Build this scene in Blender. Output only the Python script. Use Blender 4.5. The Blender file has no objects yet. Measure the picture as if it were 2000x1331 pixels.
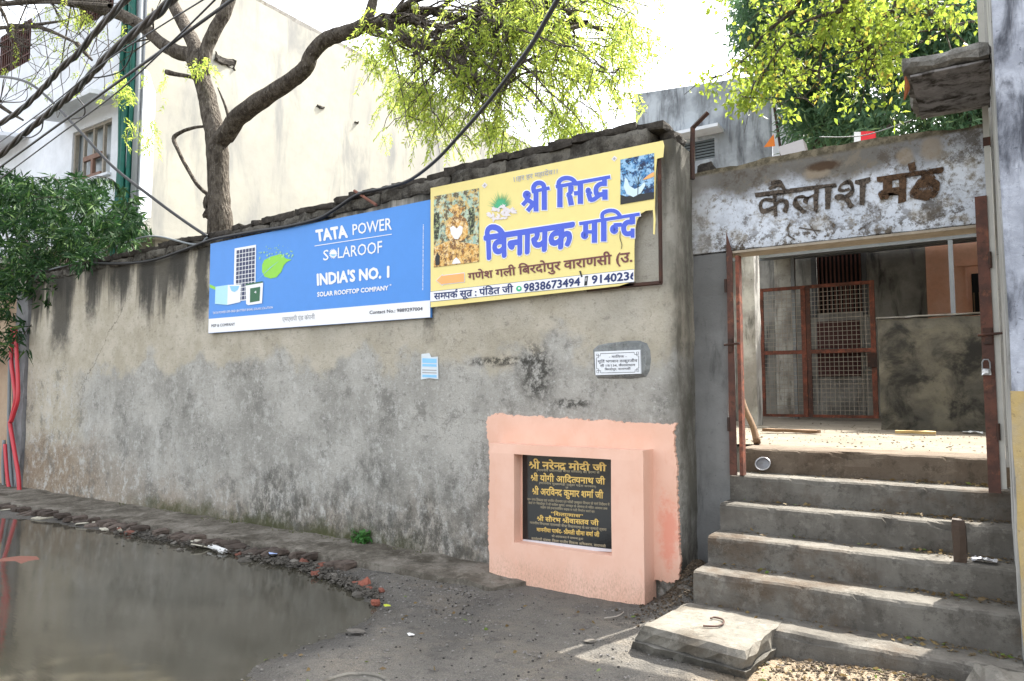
import bpy, bmesh, math, random
import numpy as np
from mathutils import Vector, noise as mnoise
R = math.radians
random.seed(7); rng = np.random.default_rng(7)
sc = bpy.context.scene
col = sc.collection

# ------------------------------------------------------------------ camera
FPX = 1400.0
YAW, PITCH, ROLL = R(33.64), R(4.275), R(.08)
CAM = np.array([0.0, -5.42229, 1.6])
_cy, _sy = math.cos(YAW), math.sin(YAW)
_f = np.array([-_sy*math.cos(PITCH), _cy*math.cos(PITCH), math.sin(PITCH)])
_r = np.array([_cy, _sy, 0.0]); _u = np.cross(_r, _f)
RT = _r*math.cos(ROLL)+_u*math.sin(ROLL); UP = -_r*math.sin(ROLL)+_u*math.cos(ROLL); FW = _f
cd = bpy.data.cameras.new('camera'); cam = bpy.data.objects.new('camera', cd); col.objects.link(cam)
cd.sensor_width = 36; cd.lens = FPX/2000*36; cd.clip_start = .05; cd.clip_end = 600
from mathutils import Matrix
M = Matrix(((RT[0], UP[0], -FW[0], CAM[0]), (RT[1], UP[1], -FW[1], CAM[1]), (RT[2], UP[2], -FW[2], CAM[2]), (0, 0, 0, 1)))
cam.matrix_world = M
sc.camera = cam

# ------------------------------------------------------------------ light
SUN_AZ, SUN_EL = 16, 52
w = bpy.data.worlds.new('World'); sc.world = w; w.use_nodes = True
nt = w.node_tree; bg = nt.nodes['Background']
sky = nt.nodes.new('ShaderNodeTexSky'); sky.sky_type = 'NISHITA'; sky.sun_disc = False
sky.sun_elevation = R(SUN_EL); sky.sun_rotation = R(SUN_AZ); sky.dust_density = 4; sky.air_density = 1.2; sky.ozone_density = 1
hs = nt.nodes.new('ShaderNodeHueSaturation'); hs.inputs['Saturation'].default_value = .27
nt.links.new(sky.outputs[0], hs.inputs['Color']); nt.links.new(hs.outputs[0], bg.inputs[0])
bg.inputs[1].default_value = .15
sd = bpy.data.lights.new('sun', 'SUN'); sd.energy = 3.2; sd.angle = R(.6); sd.color = (1, .95, .86)
so = bpy.data.objects.new('sun', sd); col.objects.link(so)
S = Vector((math.sin(R(SUN_AZ))*math.cos(R(SUN_EL)), math.cos(R(SUN_AZ))*math.cos(R(SUN_EL)), math.sin(R(SUN_EL))))
so.rotation_euler = S.to_track_quat('Z', 'Y').to_euler(); so.location = (0, 0, 30)
sc.view_settings.view_transform = 'Standard'; sc.view_settings.look = 'None'
sc.view_settings.exposure = 2.3; sc.view_settings.gamma = 1; sc.view_settings.use_curve_mapping = False
sc.cycles.max_bounces = 6; sc.cycles.diffuse_bounces = 4; sc.cycles.transparent_max_bounces = 8

# ------------------------------------------------------------------ projection helpers (pixel of the 2000 px photo -> point on a plane of the place)
def ray(x, y): return RT*(x-1000)/FPX-UP*(y-665.5)/FPX+FW
def at(x, y, ax, v):
    d = ray(x, y); return CAM+d*((v-CAM[ax])/d[ax])
def AY(x, y, Y=0): return at(x, y, 1, Y)
def AZ(x, y, Z=0): return at(x, y, 2, Z)
def AX(x, y, X=0): return at(x, y, 0, X)

# ------------------------------------------------------------------ object helpers
def tag(o, label=None, cat=None, group=None, kind=None):
    if label: o['label'] = label
    if cat: o['category'] = cat
    if group: o['group'] = group
    if kind: o['kind'] = kind
    return o
def attach(o, p):
    if p is None: return o
    o.parent = p
    if p.type == 'EMPTY': o.location = Vector(o.location)-p.location
    return o
def thing(name, loc, label, cat, group=None):
    o = bpy.data.objects.new(name, None); o.location = loc; o.empty_display_size = .2; col.objects.link(o)
    return tag(o, label, cat, group)
def mobj(name, v, f, mat, parent=None, smooth=False, loc=None):
    me = bpy.data.meshes.new(name); me.from_pydata([tuple(map(float, p)) for p in v], [], f); me.update()
    me.materials.append(mat)
    if smooth: me.shade_smooth()
    o = bpy.data.objects.new(name, me); col.objects.link(o)
    if loc is not None: o.location = loc
    return attach(o, parent)
class MB:
    def __init__(s): s.v = []; s.f = []
    def add(s, v, f):
        n = len(s.v); s.v += [tuple(p) for p in v]; s.f += [tuple(i+n for i in q) for q in f]
    def box(s, x0, x1, y0, y1, z0, z1):
        s.add([(x0,y0,z0),(x1,y0,z0),(x1,y1,z0),(x0,y1,z0),(x0,y0,z1),(x1,y0,z1),(x1,y1,z1),(x0,y1,z1)],
              [(0,3,2,1),(4,5,6,7),(0,1,5,4),(1,2,6,5),(2,3,7,6),(3,0,4,7)])
    def prism(s, poly, z0, z1):
        n = len(poly); s.add([(p[0],p[1],z0) for p in poly]+[(p[0],p[1],z1) for p in poly],
            [tuple(range(n-1,-1,-1)), tuple(range(n,2*n))]+[(i,(i+1)%n,(i+1)%n+n,i+n) for i in range(n)])
    def tube(s, pts, rad, seg=8, cap=True):
        pts = [Vector(p) for p in pts]; n = len(pts)
        if not hasattr(rad, '__len__'): rad = [rad]*n
        vs = []; fs = []; prev = None
        for i, p in enumerate(pts):
            t = (pts[min(i+1,n-1)]-pts[max(i-1,0)])
            if t.length < 1e-9: t = Vector((0,0,1))
            t.normalize()
            a = prev if prev is not None else (Vector((0,0,1)) if abs(t.z) < .9 else Vector((1,0,0)))
            b = t.cross(a); b = b.normalized() if b.length > 1e-6 else t.orthogonal().normalized()
            a = b.cross(t).normalized(); prev = a
            for k in range(seg):
                an = 2*math.pi*k/seg; vs.append(p+(a*math.cos(an)+b*math.sin(an))*rad[i])
        for i in range(n-1):
            for k in range(seg):
                k2 = (k+1) % seg; fs.append((i*seg+k, i*seg+k2, (i+1)*seg+k2, (i+1)*seg+k))
        if cap: fs.append(tuple(range(seg-1,-1,-1))); fs.append(tuple((n-1)*seg+k for k in range(seg)))
        s.add(vs, fs)
    def build(s, name, mat, parent=None, smooth=False, kind=None):
        o = mobj(name, s.v, s.f, mat, parent, smooth)
        if kind: o['kind'] = kind
        return o
def bez(pts, n=8):   # Catmull-Rom through points
    P = [np.array(p, float) for p in pts]; P = [2*P[0]-P[1]]+P+[2*P[-1]-P[-2]]; out = []
    for i in range(1, len(P)-2):
        for k in range(n):
            t = k/n; a, b, c, d = P[i-1], P[i], P[i+1], P[i+2]
            out.append(.5*((2*b)+(-a+c)*t+(2*a-5*b+4*c-d)*t*t+(-a+3*b-3*c+d)*t**3))
    out.append(P[-2]); return out
def interp(vals, n):
    m = len(vals); xs = np.linspace(0, m-1, n); return list(np.interp(xs, range(m), vals))
def nz(x, y=0, z=0, s=1): return mnoise.noise(Vector((x*s, y*s, z*s)))
def roughbox(sx, sy, sz, seg=(4,2,2), jit=.01, seed=0, bev=.0):
    """centred box with subdivided, worn faces"""
    nx, ny, nz_ = seg; idx = {}; V = []; Fc = []
    def vid(i, j, k):
        key = (i,j,k)
        if key not in idx:
            p = Vector((i/nx-.5, j/ny-.5, k/nz_-.5)); q = Vector((p.x*sx, p.y*sy, p.z*sz))
            ed = (abs(p.x) > .499)+(abs(p.y) > .499)+(abs(p.z) > .499)
            h = mnoise.noise_vector(Vector((q.x*6+seed*7.3, q.y*6+seed*3.1, q.z*6-seed)))+mnoise.noise_vector(Vector((q.x*19+seed, q.y*19, q.z*19)))*.5
            q += h*jit
            if ed > 1: q -= Vector((math.copysign(1,p.x)*(abs(p.x)>.499), math.copysign(1,p.y)*(abs(p.y)>.499), math.copysign(1,p.z)*(abs(p.z)>.499)))*(bev*(.6+.8*abs(h.x)*2))
            idx[key] = len(V); V.append(q)
        return idx[key]
    for i in range(nx):
        for j in range(ny):
            Fc.append((vid(i,j,0),vid(i,j+1,0),vid(i+1,j+1,0),vid(i+1,j,0))); Fc.append((vid(i,j,nz_),vid(i+1,j,nz_),vid(i+1,j+1,nz_),vid(i,j+1,nz_)))
    for i in range(nx):
        for k in range(nz_):
            Fc.append((vid(i,0,k),vid(i+1,0,k),vid(i+1,0,k+1),vid(i,0,k+1))); Fc.append((vid(i,ny,k),vid(i,ny,k+1),vid(i+1,ny,k+1),vid(i+1,ny,k)))
    for j in range(ny):
        for k in range(nz_):
            Fc.append((vid(0,j,k),vid(0,j,k+1),vid(0,j+1,k+1),vid(0,j+1,k))); Fc.append((vid(nx,j,k),vid(nx,j+1,k),vid(nx,j+1,k+1),vid(nx,j,k+1)))
    return V, Fc
def rbox(name, x0, x1, y0, y1, z0, z1, mat, parent=None, jit=.006, seed=0, bev=.006, res=.12, smooth=False):
    seg = tuple(max(1, min(60, int(round(abs(b-a)/res)))) for a, b in ((x0,x1),(y0,y1),(z0,z1)))
    V, Fc = roughbox(x1-x0, y1-y0, z1-z0, seg, jit, seed, bev); c = Vector(((x0+x1)/2, (y0+y1)/2, (z0+z1)/2))
    return mobj(name, [p+c for p in V], Fc, mat, parent, smooth)

# ------------------------------------------------------------------ material helpers
class G:
    def __init__(s, name):
        s.m = bpy.data.materials.new(name); s.m.use_nodes = True; s.t = s.m.node_tree
        s.b = s.t.nodes['Principled BSDF']; s.tc = s.t.nodes.new('ShaderNodeTexCoord').outputs['Object']; s._sep = None
    def n(s, ty, ins=(), **kw):
        nd = s.t.nodes.new(ty)
        for k, v in kw.items(): setattr(nd, k, v)
        for k, v in (ins.items() if isinstance(ins, dict) else enumerate(ins)):
            if v is None: continue
            s.put(nd.inputs[k], v)
        return nd
    def put(s, sock, v):
        if isinstance(v, bpy.types.NodeSocket): s.t.links.new(v, sock)
        elif hasattr(v, '__len__') and len(v) == 3 and sock.type == 'RGBA': sock.default_value = (*v, 1)
        else: sock.default_value = v
    def map(s, sx=1, sy=1, sz=1, off=(0,0,0)):
        return s.n('ShaderNodeMapping', {'Vector': s.tc, 'Scale': (sx,sy,sz), 'Location': off}).outputs[0]
    def noise(s, scale, detail=5, rough=.6, vec=None, dist=0):
        return s.n('ShaderNodeTexNoise', {'Vector': vec or s.tc, 'Scale': scale, 'Detail': detail, 'Roughness': rough, 'Distortion': dist}).outputs['Fac']
    def vor(s, scale, vec=None, feature='F1'):
        return s.n('ShaderNodeTexVoronoi', {'Vector': vec or s.tc, 'Scale': scale}, feature=feature).outputs['Distance']
    def r(s, x, a, b, c=0, d=1, smooth=True):
        return s.n('ShaderNodeMapRange', {0: x, 1: a, 2: b, 3: c, 4: d}, interpolation_type='SMOOTHSTEP' if smooth else 'LINEAR').outputs[0]
    def mix(s, f, a, b):
        nd = s.t.nodes.new('ShaderNodeMix'); nd.data_type = 'RGBA'
        s.put(nd.inputs[0], f); s.put(nd.inputs[6], a); s.put(nd.inputs[7], b); return nd.outputs[2]
    def mul(s, a, b): return s.n('ShaderNodeMath', (a, b), operation='MULTIPLY').outputs[0]
    def add(s, a, b): return s.n('ShaderNodeMath', (a, b), operation='ADD').outputs[0]
    def sub(s, a, b): return s.n('ShaderNodeMath', (a, b), operation='SUBTRACT').outputs[0]
    def mx(s, a, b): return s.n('ShaderNodeMath', (a, b), operation='MAXIMUM').outputs[0]
    def ab(s, a): return s.n('ShaderNodeMath', (a,), operation='ABSOLUTE').outputs[0]
    @property
    def xyz(s):
        if s._sep is None: s._sep = s.n('ShaderNodeSeparateXYZ', {0: s.tc}).outputs
        return s._sep
    def blob(s, x, z, rx, rz, ns=5, amt=.5, lo=.6, hi=1.1):   # soft noisy patch on a wall plane, 1 inside
        dx = s.mul(s.sub(s.xyz[0], x), 1/rx); dz = s.mul(s.sub(s.xyz[2], z), 1/rz)
        d = s.n('ShaderNodeMath', (s.add(s.mul(dx,dx), s.mul(dz,dz)),), operation='SQRT').outputs[0]
        d = s.add(d, s.mul(s.sub(s.noise(ns, 6, .7), .5), amt*2)); return s.r(d, lo, hi, 1, 0)
    def bump(s, h, strength=.4, dist=.01):
        nd = s.n('ShaderNodeBump', {'Height': h, 'Strength': strength, 'Distance': dist}); s.t.links.new(nd.outputs[0], s.b.inputs['Normal'])
    def done(s, color, rough=.85, **kw):
        s.put(s.b.inputs['Base Color'], color); s.put(s.b.inputs['Roughness'], rough)
        s.b.inputs['Specular IOR Level'].default_value = kw.get('spec', .25)
        if 'metal' in kw: s.b.inputs['Metallic'].default_value = kw['metal']
        return s.m
def flat(name, c, rough=.6, var=.12, spec=.3, metal=0):
    g = G(name); f = g.r(g.noise(9, 5, .7), .3, .7); f2 = g.noise(70, 3, .6)
    c2 = tuple(x*(1-var) for x in c); cc = g.mix(g.mul(g.add(f, f2), .5), c, c2); g.bump(f2, .15, .003)
    return g.done(cc, rough, spec=spec, metal=metal)
def stucco(name, base, alt, dark, stain=.45, scale=1.5, speck=.3, bump=.5, streak=True, rough=.9):
    """weathered plaster: two tones, dark vertical run-off stains, fine specks"""
    g = G(name); n1 = g.noise(scale, 8, .62); n2 = g.noise(scale*6, 6, .7); n3 = g.noise(55, 4, .7)
    c = g.mix(g.r(n1, .38, .62), base, alt); c = g.mix(g.mul(g.r(n2, .4, .75), .35), c, tuple(x*.7 for x in base))
    st = g.noise(scale*1.6, 7, .65, g.map(1.6, 1.6, .35) if streak else None, .4)
    c = g.mix(g.r(st, 1-stain-.08, 1-stain+.14), c, dark)
    c = g.mix(g.mul(g.r(g.noise(26, 5, .75), .6, .68), speck), c, dark)
    g.bump(g.add(g.mul(n2, .8), g.mul(n3, .35)), bump, .012); return g.done(c, rough)

def make_main_wall_mat():
    g = G('old_cement_plaster'); X, Y, Z = g.xyz
    big = g.noise(.55, 8, .6); med = g.noise(2.2, 8, .65); fine = g.noise(11, 7, .72); grit = g.noise(60, 4, .7)
    beige = g.mix(g.r(med, .35, .65), (.40,.36,.28), (.52,.475,.39))
    gray = g.mix(g.r(g.noise(1.3, 9, .68), .36, .66), (.29,.28,.252), (.45,.435,.395))
    warm = g.mix(g.r(fine, .3, .7), (.22,.165,.115), (.33,.265,.195))
    # damp patch: below a wavy line the plaster turned grey
    line = g.add(Z, g.mul(g.sub(g.noise(1.4, 7, .6), .5), 1.5))
    lower = g.r(line, 1.88, 2.08, 1, 0)
    left = g.r(g.add(X, g.mul(g.sub(med, .5), 1.6)), -12.0, -10.9, 0, 1)
    c = g.mix(g.mul(lower, left), beige, gray)
    up = g.mul(g.r(line, 1.9, 2.9, 0, 1), g.r(X, -8.5, -5, 0, .65)); c = g.mix(up, c, (.39,.38,.345))
    # brown left foot and foot of the wall
    c = g.mix(g.mul(g.r(line, .55, 1.25, 1, 0), g.r(X, -12.4, -9.2, 1, 0)), c, warm)
    c = g.mix(g.mul(g.r(line, -.1, .85, 1, 0), g.r(X, -10, -4, .75, .45)), c, warm)
    # salt bloom: fine branching white crust in the damp zone
    n5 = g.noise(2.4, 14, .80); n6 = g.noise(5.2, 14, .82, g.map(1,1,.75)); zone = g.r(g.noise(.7, 6, .6, g.map(1,1,1,(7,0,3))), .36, .60)
    c = g.mix(g.mul(g.r(n6, .50, .60), g.mul(lower, g.add(.25, g.mul(zone, .65)))), c, (.52,.51,.475))
    c = g.mix(g.mul(g.r(n5, .52, .60), g.mul(lower, .6)), c, (.155,.15,.135))
    c = g.mix(g.mul(g.r(g.noise(14, 12, .82), .53, .62), .42), c, (.12,.115,.10))
    c = g.mix(g.mul(g.r(g.noise(19, 12, .8, g.map(1,1,1,(1,2,9))), .54, .62), g.mul(lower, .6)), c, (.56,.55,.52))
    # black mould creeping up from the foot
    mz = g.add(Z, g.mul(g.sub(g.noise(1.2, 12, .75, g.map(1,1,.6)), .5), 3.4))
    mm = g.mul(g.r(mz, .1, 1.0, 1, 0), g.mul(g.r(X, -8.6, -7.4), g.r(g.noise(9, 14, .82, g.map(1,1,.6)), .42, .55)))
    c = g.mix(g.mul(mm, .75), c, (.045,.043,.036))
    for x, z, rx, rz in ((-3.35,1.80,.2,.28),(-3.75,1.9,.4,.05),(-3.0,1.52,.2,.05)):
        m = g.mul(g.blob(x, z, rx, rz, 5, .45, .5, 1.3), g.r(g.noise(13, 12, .82), .43, .55)); c = g.mix(g.mul(m, .85), c, (.035,.033,.028))
    # hairline cracks
    for sc__, of in ((.8, 3.3), (1.3, 8.1)):
        nn = g.noise(sc__, 7, .62, g.map(1,1,.8,(of,0,of))); cr0 = g.mul(g.r(g.ab(g.sub(nn, .5)), .0006, .0025, 1, 0), g.r(g.noise(.9, 3, .5, g.map(1,1,1,(of,2,0))), .52, .6))
        c = g.mix(g.mul(cr0, .55), c, (.09,.085,.07))
    # run-off streaks under the coping
    stv = g.map(2.1, 1, .16); sn = g.noise(1.35, 8, .62, stv, .3); sn2 = g.noise(5.5, 6, .6, stv)
    reach = g.add(g.mul(sn, 3.1), g.mul(sn2, .5))
    top = g.r(g.sub(g.add(Z, reach), g.r(X, -9.5, -7.5, 0, .35)), 4.55, 5.1)
    c = g.mix(g.mul(top, .84), c, (.045,.043,.038))
    for x, wd, zb in ((-12.15, .42, 2.3), (-11.2,.2,2.7), (-9.7,.22,2.75), (-9.0, .3, 2.95), (-8.42, .2, 2.5), (-10.4, .35, 3.0), (-4.57,.1,2.2)):
        d = g.ab(g.sub(g.add(X, g.mul(g.sub(g.noise(3, 6, .7), .5), .45)), x))
        m = g.mul(g.r(d, wd*.4, wd, 1, 0), g.r(g.add(Z, g.mul(g.sub(fine, .5), .7)), zb-.2, zb+.3))
        c = g.mix(g.mul(m, .85), c, (.05,.048,.043))
    # moss at the foot
    mo = g.mul(g.r(g.add(Z, g.mul(g.sub(g.noise(3.5, 7, .7), .5), .75)), .02, .3, 1, 0), g.mul(g.r(X, -10.4, -9.0), g.r(X, -5.2, -4.4, 1, 0)))
    c = g.mix(g.mul(mo, .85), c, (.055,.06,.02))
    # crack
    cx = g.add(g.mul(g.sub(Z, 2.0), .95), g.add(-11.1, g.mul(g.sub(g.noise(2.5, 5, .7), .5), .5)))
    cr = g.mul(g.r(g.ab(g.sub(X, cx)), .004, .012, 1, 0), g.mul(g.r(Z, 1.6, 1.7), g.r(Z, 2.9, 3.0, 1, 0)))
    c = g.mix(g.mul(cr, .7), c, (.09,.08,.065))
    # end face of the wall is darker with greenish dirt
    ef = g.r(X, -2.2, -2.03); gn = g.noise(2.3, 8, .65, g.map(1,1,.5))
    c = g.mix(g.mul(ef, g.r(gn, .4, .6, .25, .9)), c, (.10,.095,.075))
    c = g.mix(g.mul(g.r(grit, .5, .75), .22), c, (.12,.115,.10))
    g.bump(g.add(g.add(g.mul(med, 1.2), g.mul(n6, 1.6)), g.mul(grit, .4)), .85, .02)
    return g.done(c, .92, spec=.15)
def make_concrete(name, a=(.20,.19,.17), b=(.29,.28,.26), dirt=(.12,.095,.065), bump=.5, sc_=2.2):
    g = G(name); n1 = g.noise(sc_, 8, .65); n2 = g.noise(sc_*7, 7, .75); n3 = g.noise(80, 4, .7)
    c = g.mix(g.r(n1, .35, .65), a, b); c = g.mix(g.mul(g.r(g.noise(sc_*.8, 7, .7, g.map(1,1,1,(5,2,1))), .48, .66), .75), c, dirt)
    st = g.noise(sc_*3, 6, .65, g.map(2.2, 2.2, .35)); c = g.mix(g.mul(g.r(st, .5, .75), .3), c, tuple(x*.45 for x in a))
    c = g.mix(g.mul(g.r(g.noise(sc_*3, 14, .8), .52, .6), .35), c, tuple(x*1.45 for x in b)); c = g.mix(g.mul(g.r(g.noise(sc_*5, 14, .82, g.map(1,1,1,(3,8,1))), .52, .6), .5), c, tuple(x*.45 for x in a)); c = g.mix(g.mul(g.r(g.noise(33, 6, .8), .6, .68), .5), c, (.05,.045,.04))
    g.bump(g.add(n2, g.mul(n3, .4)), bump, .012); return g.done(c, .9, spec=.15)
def make_ground():
    g = G('dirty_asphalt'); n1 = g.noise(.8, 8, .65); n2 = g.noise(6, 8, .75); v = g.vor(60); v2 = g.vor(130)
    c = g.mix(g.r(n1, .35, .65), (.11,.103,.092), (.19,.175,.15))
    c = g.mix(g.r(g.noise(1.9, 8, .7, g.map(1,1,1,(4,4,0))), .48, .64, 0, .75), c, (.205,.18,.145))
    c = g.mix(g.mul(g.r(n2, .52, .66), .6), c, (.05,.046,.042))
    c = g.mix(g.mul(g.r(v, .0, .28, 1, 0), .35), c, (.27,.255,.23)); c = g.mix(g.mul(g.r(v2, .25, .5), .4), c, (.03,.028,.026))
    # brown soil near the steps
    soil = g.mul(g.r(g.add(g.xyz[0], g.mul(g.sub(n1,.5), 1.2)), -1.7, -1.1), g.r(g.xyz[1], -3.4, -2.6))
    c = g.mix(g.mul(soil, .8), c, g.mix(g.r(n2, .3, .7), (.20,.15,.095), (.30,.235,.16)))
    wet = g.r(g.add(g.xyz[2], g.mul(g.sub(n2, .5), .02)), -.03, .002, 1, 0)
    c = g.mix(g.mul(wet, .7), c, (.035,.032,.027))
    g.bump(g.add(g.mul(v, .6), n2), .8, .02); rg = g.n('ShaderNodeMapRange', {0: wet, 1: 0., 2: 1., 3: .93, 4: .45}).outputs[0]
    return g.done(c, rg, spec=.3)
def make_water():
    g = G('murky_water'); n = g.noise(1.1, 5, .55, g.map(1, 1.6, 1)); rip = g.noise(7, 4, .6, g.map(.6, 2.2, 1))
    c = g.mix(g.r(n, .35, .65), (.040,.037,.027), (.058,.053,.040)); c = g.mix(g.mul(g.r(g.noise(2.2, 7, .7), .6, .7), .4), c, (.07,.065,.05))
    g.bump(g.add(rip, g.mul(g.noise(30, 3, .6, g.map(.5,2,1)), .25)), .07, .006)
    c_ = g.done(c, g.r(g.noise(1.7, 5, .6), .35, .7, .03, .10), spec=.5); g.b.inputs['IOR'].default_value = 1.33; return c_
def make_brick(name, a, b):
    g = G(name); n = g.noise(14, 6, .7); oi = g.n('ShaderNodeObjectInfo').outputs['Random']
    c = g.mix(oi, a, b); c = g.mix(g.mul(g.r(n, .45, .65), .6), c, tuple(x*.4 for x in a)); g.bump(n, .6, .008); return g.done(c, .9)
def make_leaf(name, a, b, c3=None, trans=.45, p3=.85, rough=.5):
    m = bpy.data.materials.new(name); m.use_nodes = True; t = m.node_tree; t.nodes.clear()
    g = G.__new__(G); g.m = m; g.t = t; g._sep = None; g.tc = t.nodes.new('ShaderNodeTexCoord').outputs['Object']
    ri = g.n('ShaderNodeNewGeometry').outputs['Random Per Island']
    f = g.mul(g.add(g.noise(1.6, 3, .6), ri), .5); c = g.mix(g.r(f, .25, .75), a, b)
    if c3: c = g.mix(g.r(ri, p3, min(1, p3+.05)), c, c3)
    d = g.n('ShaderNodeBsdfPrincipled', {'Base Color': c, 'Roughness': rough}); d.inputs['Specular IOR Level'].default_value = .2
    tr = g.n('ShaderNodeBsdfTranslucent', {'Color': g.mix(.5, c, g.mix(1, c, tuple(min(1, x*1.6) for x in b)))})
    mx = g.n('ShaderNodeMixShader', {0: trans, 1: d.outputs[0], 2: tr.outputs[0]}); out = t.nodes.new('ShaderNodeOutputMaterial')
    t.links.new(mx.outputs[0], out.inputs[0]); return m
def make_rust(name, base=(.17,.045,.02), alt=(.09,.035,.022), hi=(.33,.10,.045)):
    g = G(name); n = g.noise(5, 7, .7); n2 = g.noise(24, 6, .75); c = g.mix(g.r(n, .35, .6), base, alt)
    c = g.mix(g.mul(g.r(n2, .5, .66), .8), c, (.05,.028,.02)); c = g.mix(g.mul(g.r(g.noise(8, 6, .7, g.map(1,1,1,(2,5,7))), .55, .66), .7), c, hi)
    g.bump(n2, .5, .004); return g.done(c, .75, spec=.3)
def make_bark():
    g = G('furrowed_bark'); n = g.noise(9, 7, .7, g.map(1.6,1.6,.5)); n2 = g.noise(45, 5, .7, g.map(1,1,.6)); v = g.vor(26, g.map(1.3,1.3,.45))
    c = g.mix(g.r(n, .35, .65), (.04,.033,.027), (.115,.10,.082)); c = g.mix(g.mul(g.r(n2, .55, .7), .6), c, (.26,.24,.21))
    g.bump(g.add(n, g.add(v, g.mul(n2,.5))), 1, .03); return g.done(c, .95, spec=.1)
def make_beam():
    g = G('limewashed_beam'); X, Y, Z = g.xyz
    n = g.noise(1.8, 7, .65); f = g.noise(12, 8, .78); f2 = g.noise(28, 7, .8)
    c = g.mix(g.r(n, .35, .65), (.50,.54,.60), (.64,.68,.74))
    c = g.mix(g.mul(g.r(g.noise(3.5, 7, .7), .5, .62), .7), c, (.40,.38,.34))
    d = g.r(g.add(Z, g.mul(g.sub(g.noise(2.6, 8, .65), .5), .5)), 3.16, 3.34)
    d = g.mul(d, g.r(g.add(X, g.mul(g.sub(n,.5), .8)), -.75, .15, 1, .35))
    c = g.mix(g.mul(d, .95), c, (.115,.105,.088))
    low = g.r(g.add(Z, g.mul(g.sub(g.noise(3, 6, .7), .5), .5)), 2.78, 3.1, 1, .15)
    c = g.mix(g.mul(g.r(f, .49, .57), low), c, (.075,.06,.045)); c = g.mix(g.mul(g.r(f2, .55, .63), .75), c, (.06,.045,.03)); c = g.mix(g.mul(g.r(g.noise(7, 12, .82), .50, .60), .75), c, (.19,.165,.13)); c = g.mix(g.mul(g.r(g.noise(4, 14, .8, g.map(1,1,1,(4,1,6))), .52, .60), .8), c, (.085,.07,.055))
    c = g.mix(g.mul(g.r(X, -1.97, -1.80, 1, 0), .5), c, (.3,.29,.27))
    for x, z, rx, rz in ((-1.05,3.32,.12,.07),(-.1,3.25,.0001,.0001),(-.28,3.36,.09,.12),(-.45,3.33,.07,.09)):
        c = g.mix(g.mul(g.blob(x, z, rx, rz, 12, .3, .5, 1), .7), c, (.27,.22,.16))
    c = g.mix(g.mul(g.blob(-1.0, 3.36, .16, .05, 14, .4, .5, 1), .9), c, (.06,.035,.02))
    tp = g.r(Z, 3.43, 3.46); c = g.mix(tp, c, g.mix(g.r(f, .4, .6), (.07,.06,.04), (.17,.145,.10)))
    g.bump(g.add(f, g.mul(n, .5)), .5, .01); return g.done(c, .9, spec=.15)
def make_peach():
    g = G('peach_paint'); n = g.noise(2.5, 7, .6); f = g.noise(16, 6, .7, g.map(1,1,.4)); Z = g.xyz[2]
    c = g.mix(g.r(n, .35, .65), (.70,.42,.31), (.75,.48,.37)); c = g.mix(g.mul(g.r(f, .55, .7), .35), c, (.68,.37,.27))
    c = g.mix(g.mul(g.blob(-2.12, .55, .10, .34, 14, .9, .3, 1.1), .55), c, (.68,.17,.10))
    dz = g.r(g.add(Z, g.mul(g.sub(f, .5), .3)), .05, .28, 1, 0); c = g.mix(g.mul(dz, g.r(g.noise(60, 6, .8, g.map(1.5,1.5,.6)), .40, .66, 0, .75)), c, (.42,.27,.19))
    g.bump(g.add(f, n), .3, .006); return g.done(c, .75, spec=.25)

MAIN = make_main_wall_mat(); CONC = make_concrete('worn_concrete'); BARK = make_bark()
CONC_L = make_concrete('pale_dusty_concrete', (.30,.26,.20), (.42,.38,.31), (.17,.135,.09), .4, 1.6)
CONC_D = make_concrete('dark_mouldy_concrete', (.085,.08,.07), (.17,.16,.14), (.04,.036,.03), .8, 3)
COPE = make_concrete('sooty_old_brick_and_mortar', (.03,.026,.022), (.07,.062,.053), (.018,.016,.014), 1, 5)
GROUND = make_ground(); WATER = make_water(); BEAM = make_beam(); PEACH = make_peach()
RUST = make_rust('rusty_red_steel', (.13,.055,.038), (.075,.038,.03), (.22,.09,.05)); RUSTR = make_rust('red_oxide_gate_paint', (.26,.08,.048), (.12,.05,.034), (.36,.12,.065)); RUSTD = make_rust('dark_rust', (.07,.03,.02), (.04,.025,.02), (.12,.05,.03))
BRICK = make_brick('old_brick', (.055,.042,.034), (.11,.085,.07)); BRICKR = make_brick('red_brick_piece', (.22,.075,.05), (.13,.065,.05))
TILE = make_brick('cream_tile_piece', (.40,.37,.29), (.52,.49,.41)); STONE = make_brick('grey_stone', (.075,.068,.058), (.17,.155,.135)); MUDST = make_brick('muddy_stone_chips', (.045,.04,.033), (.11,.10,.085))
WHITEPL = flat('white_plastic', (.72,.72,.70), .4); DARKPL = flat('black_cable_sheath', (.022,.022,.024), .45, .3, .4)
STRANDB = flat('brownish_cable_sheath', (.06,.05,.045), .5, .4); GREYP = flat('grey_plastic_pipe', (.20,.22,.23), .5)
REDP = flat('red_plastic_conduit', (.55,.035,.05), .35, .2, .5)
STEEL = flat('grey_steel', (.25,.26,.27), .45, .3, .5, .6); WIRE = flat('weathered_steel_wire', (.42,.35,.28), .5, .4, .5, .3)
CREAM = stucco('cream_limewash', (.40,.385,.325), (.345,.335,.295), (.23,.23,.22), .45, .5, .15, .4)
WHITEW = stucco('white_limewash', (.72,.75,.80), (.62,.65,.69), (.40,.40,.40), .25, .8, .15, .3)
GREYW = stucco('blue_grey_stained_render', (.42,.455,.49), (.23,.25,.27), (.085,.09,.10), .45, .9, .5, .5)
RWALL = stucco('grey_white_limewash', (.42,.42,.40), (.30,.30,.28), (.075,.07,.065), .4, 1.5, .5, .5)
RFACE = stucco('blue_white_limewash_with_mould', (.46,.49,.56), (.27,.29,.34), (.06,.065,.08), .5, 3.2, .7, .6)
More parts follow.
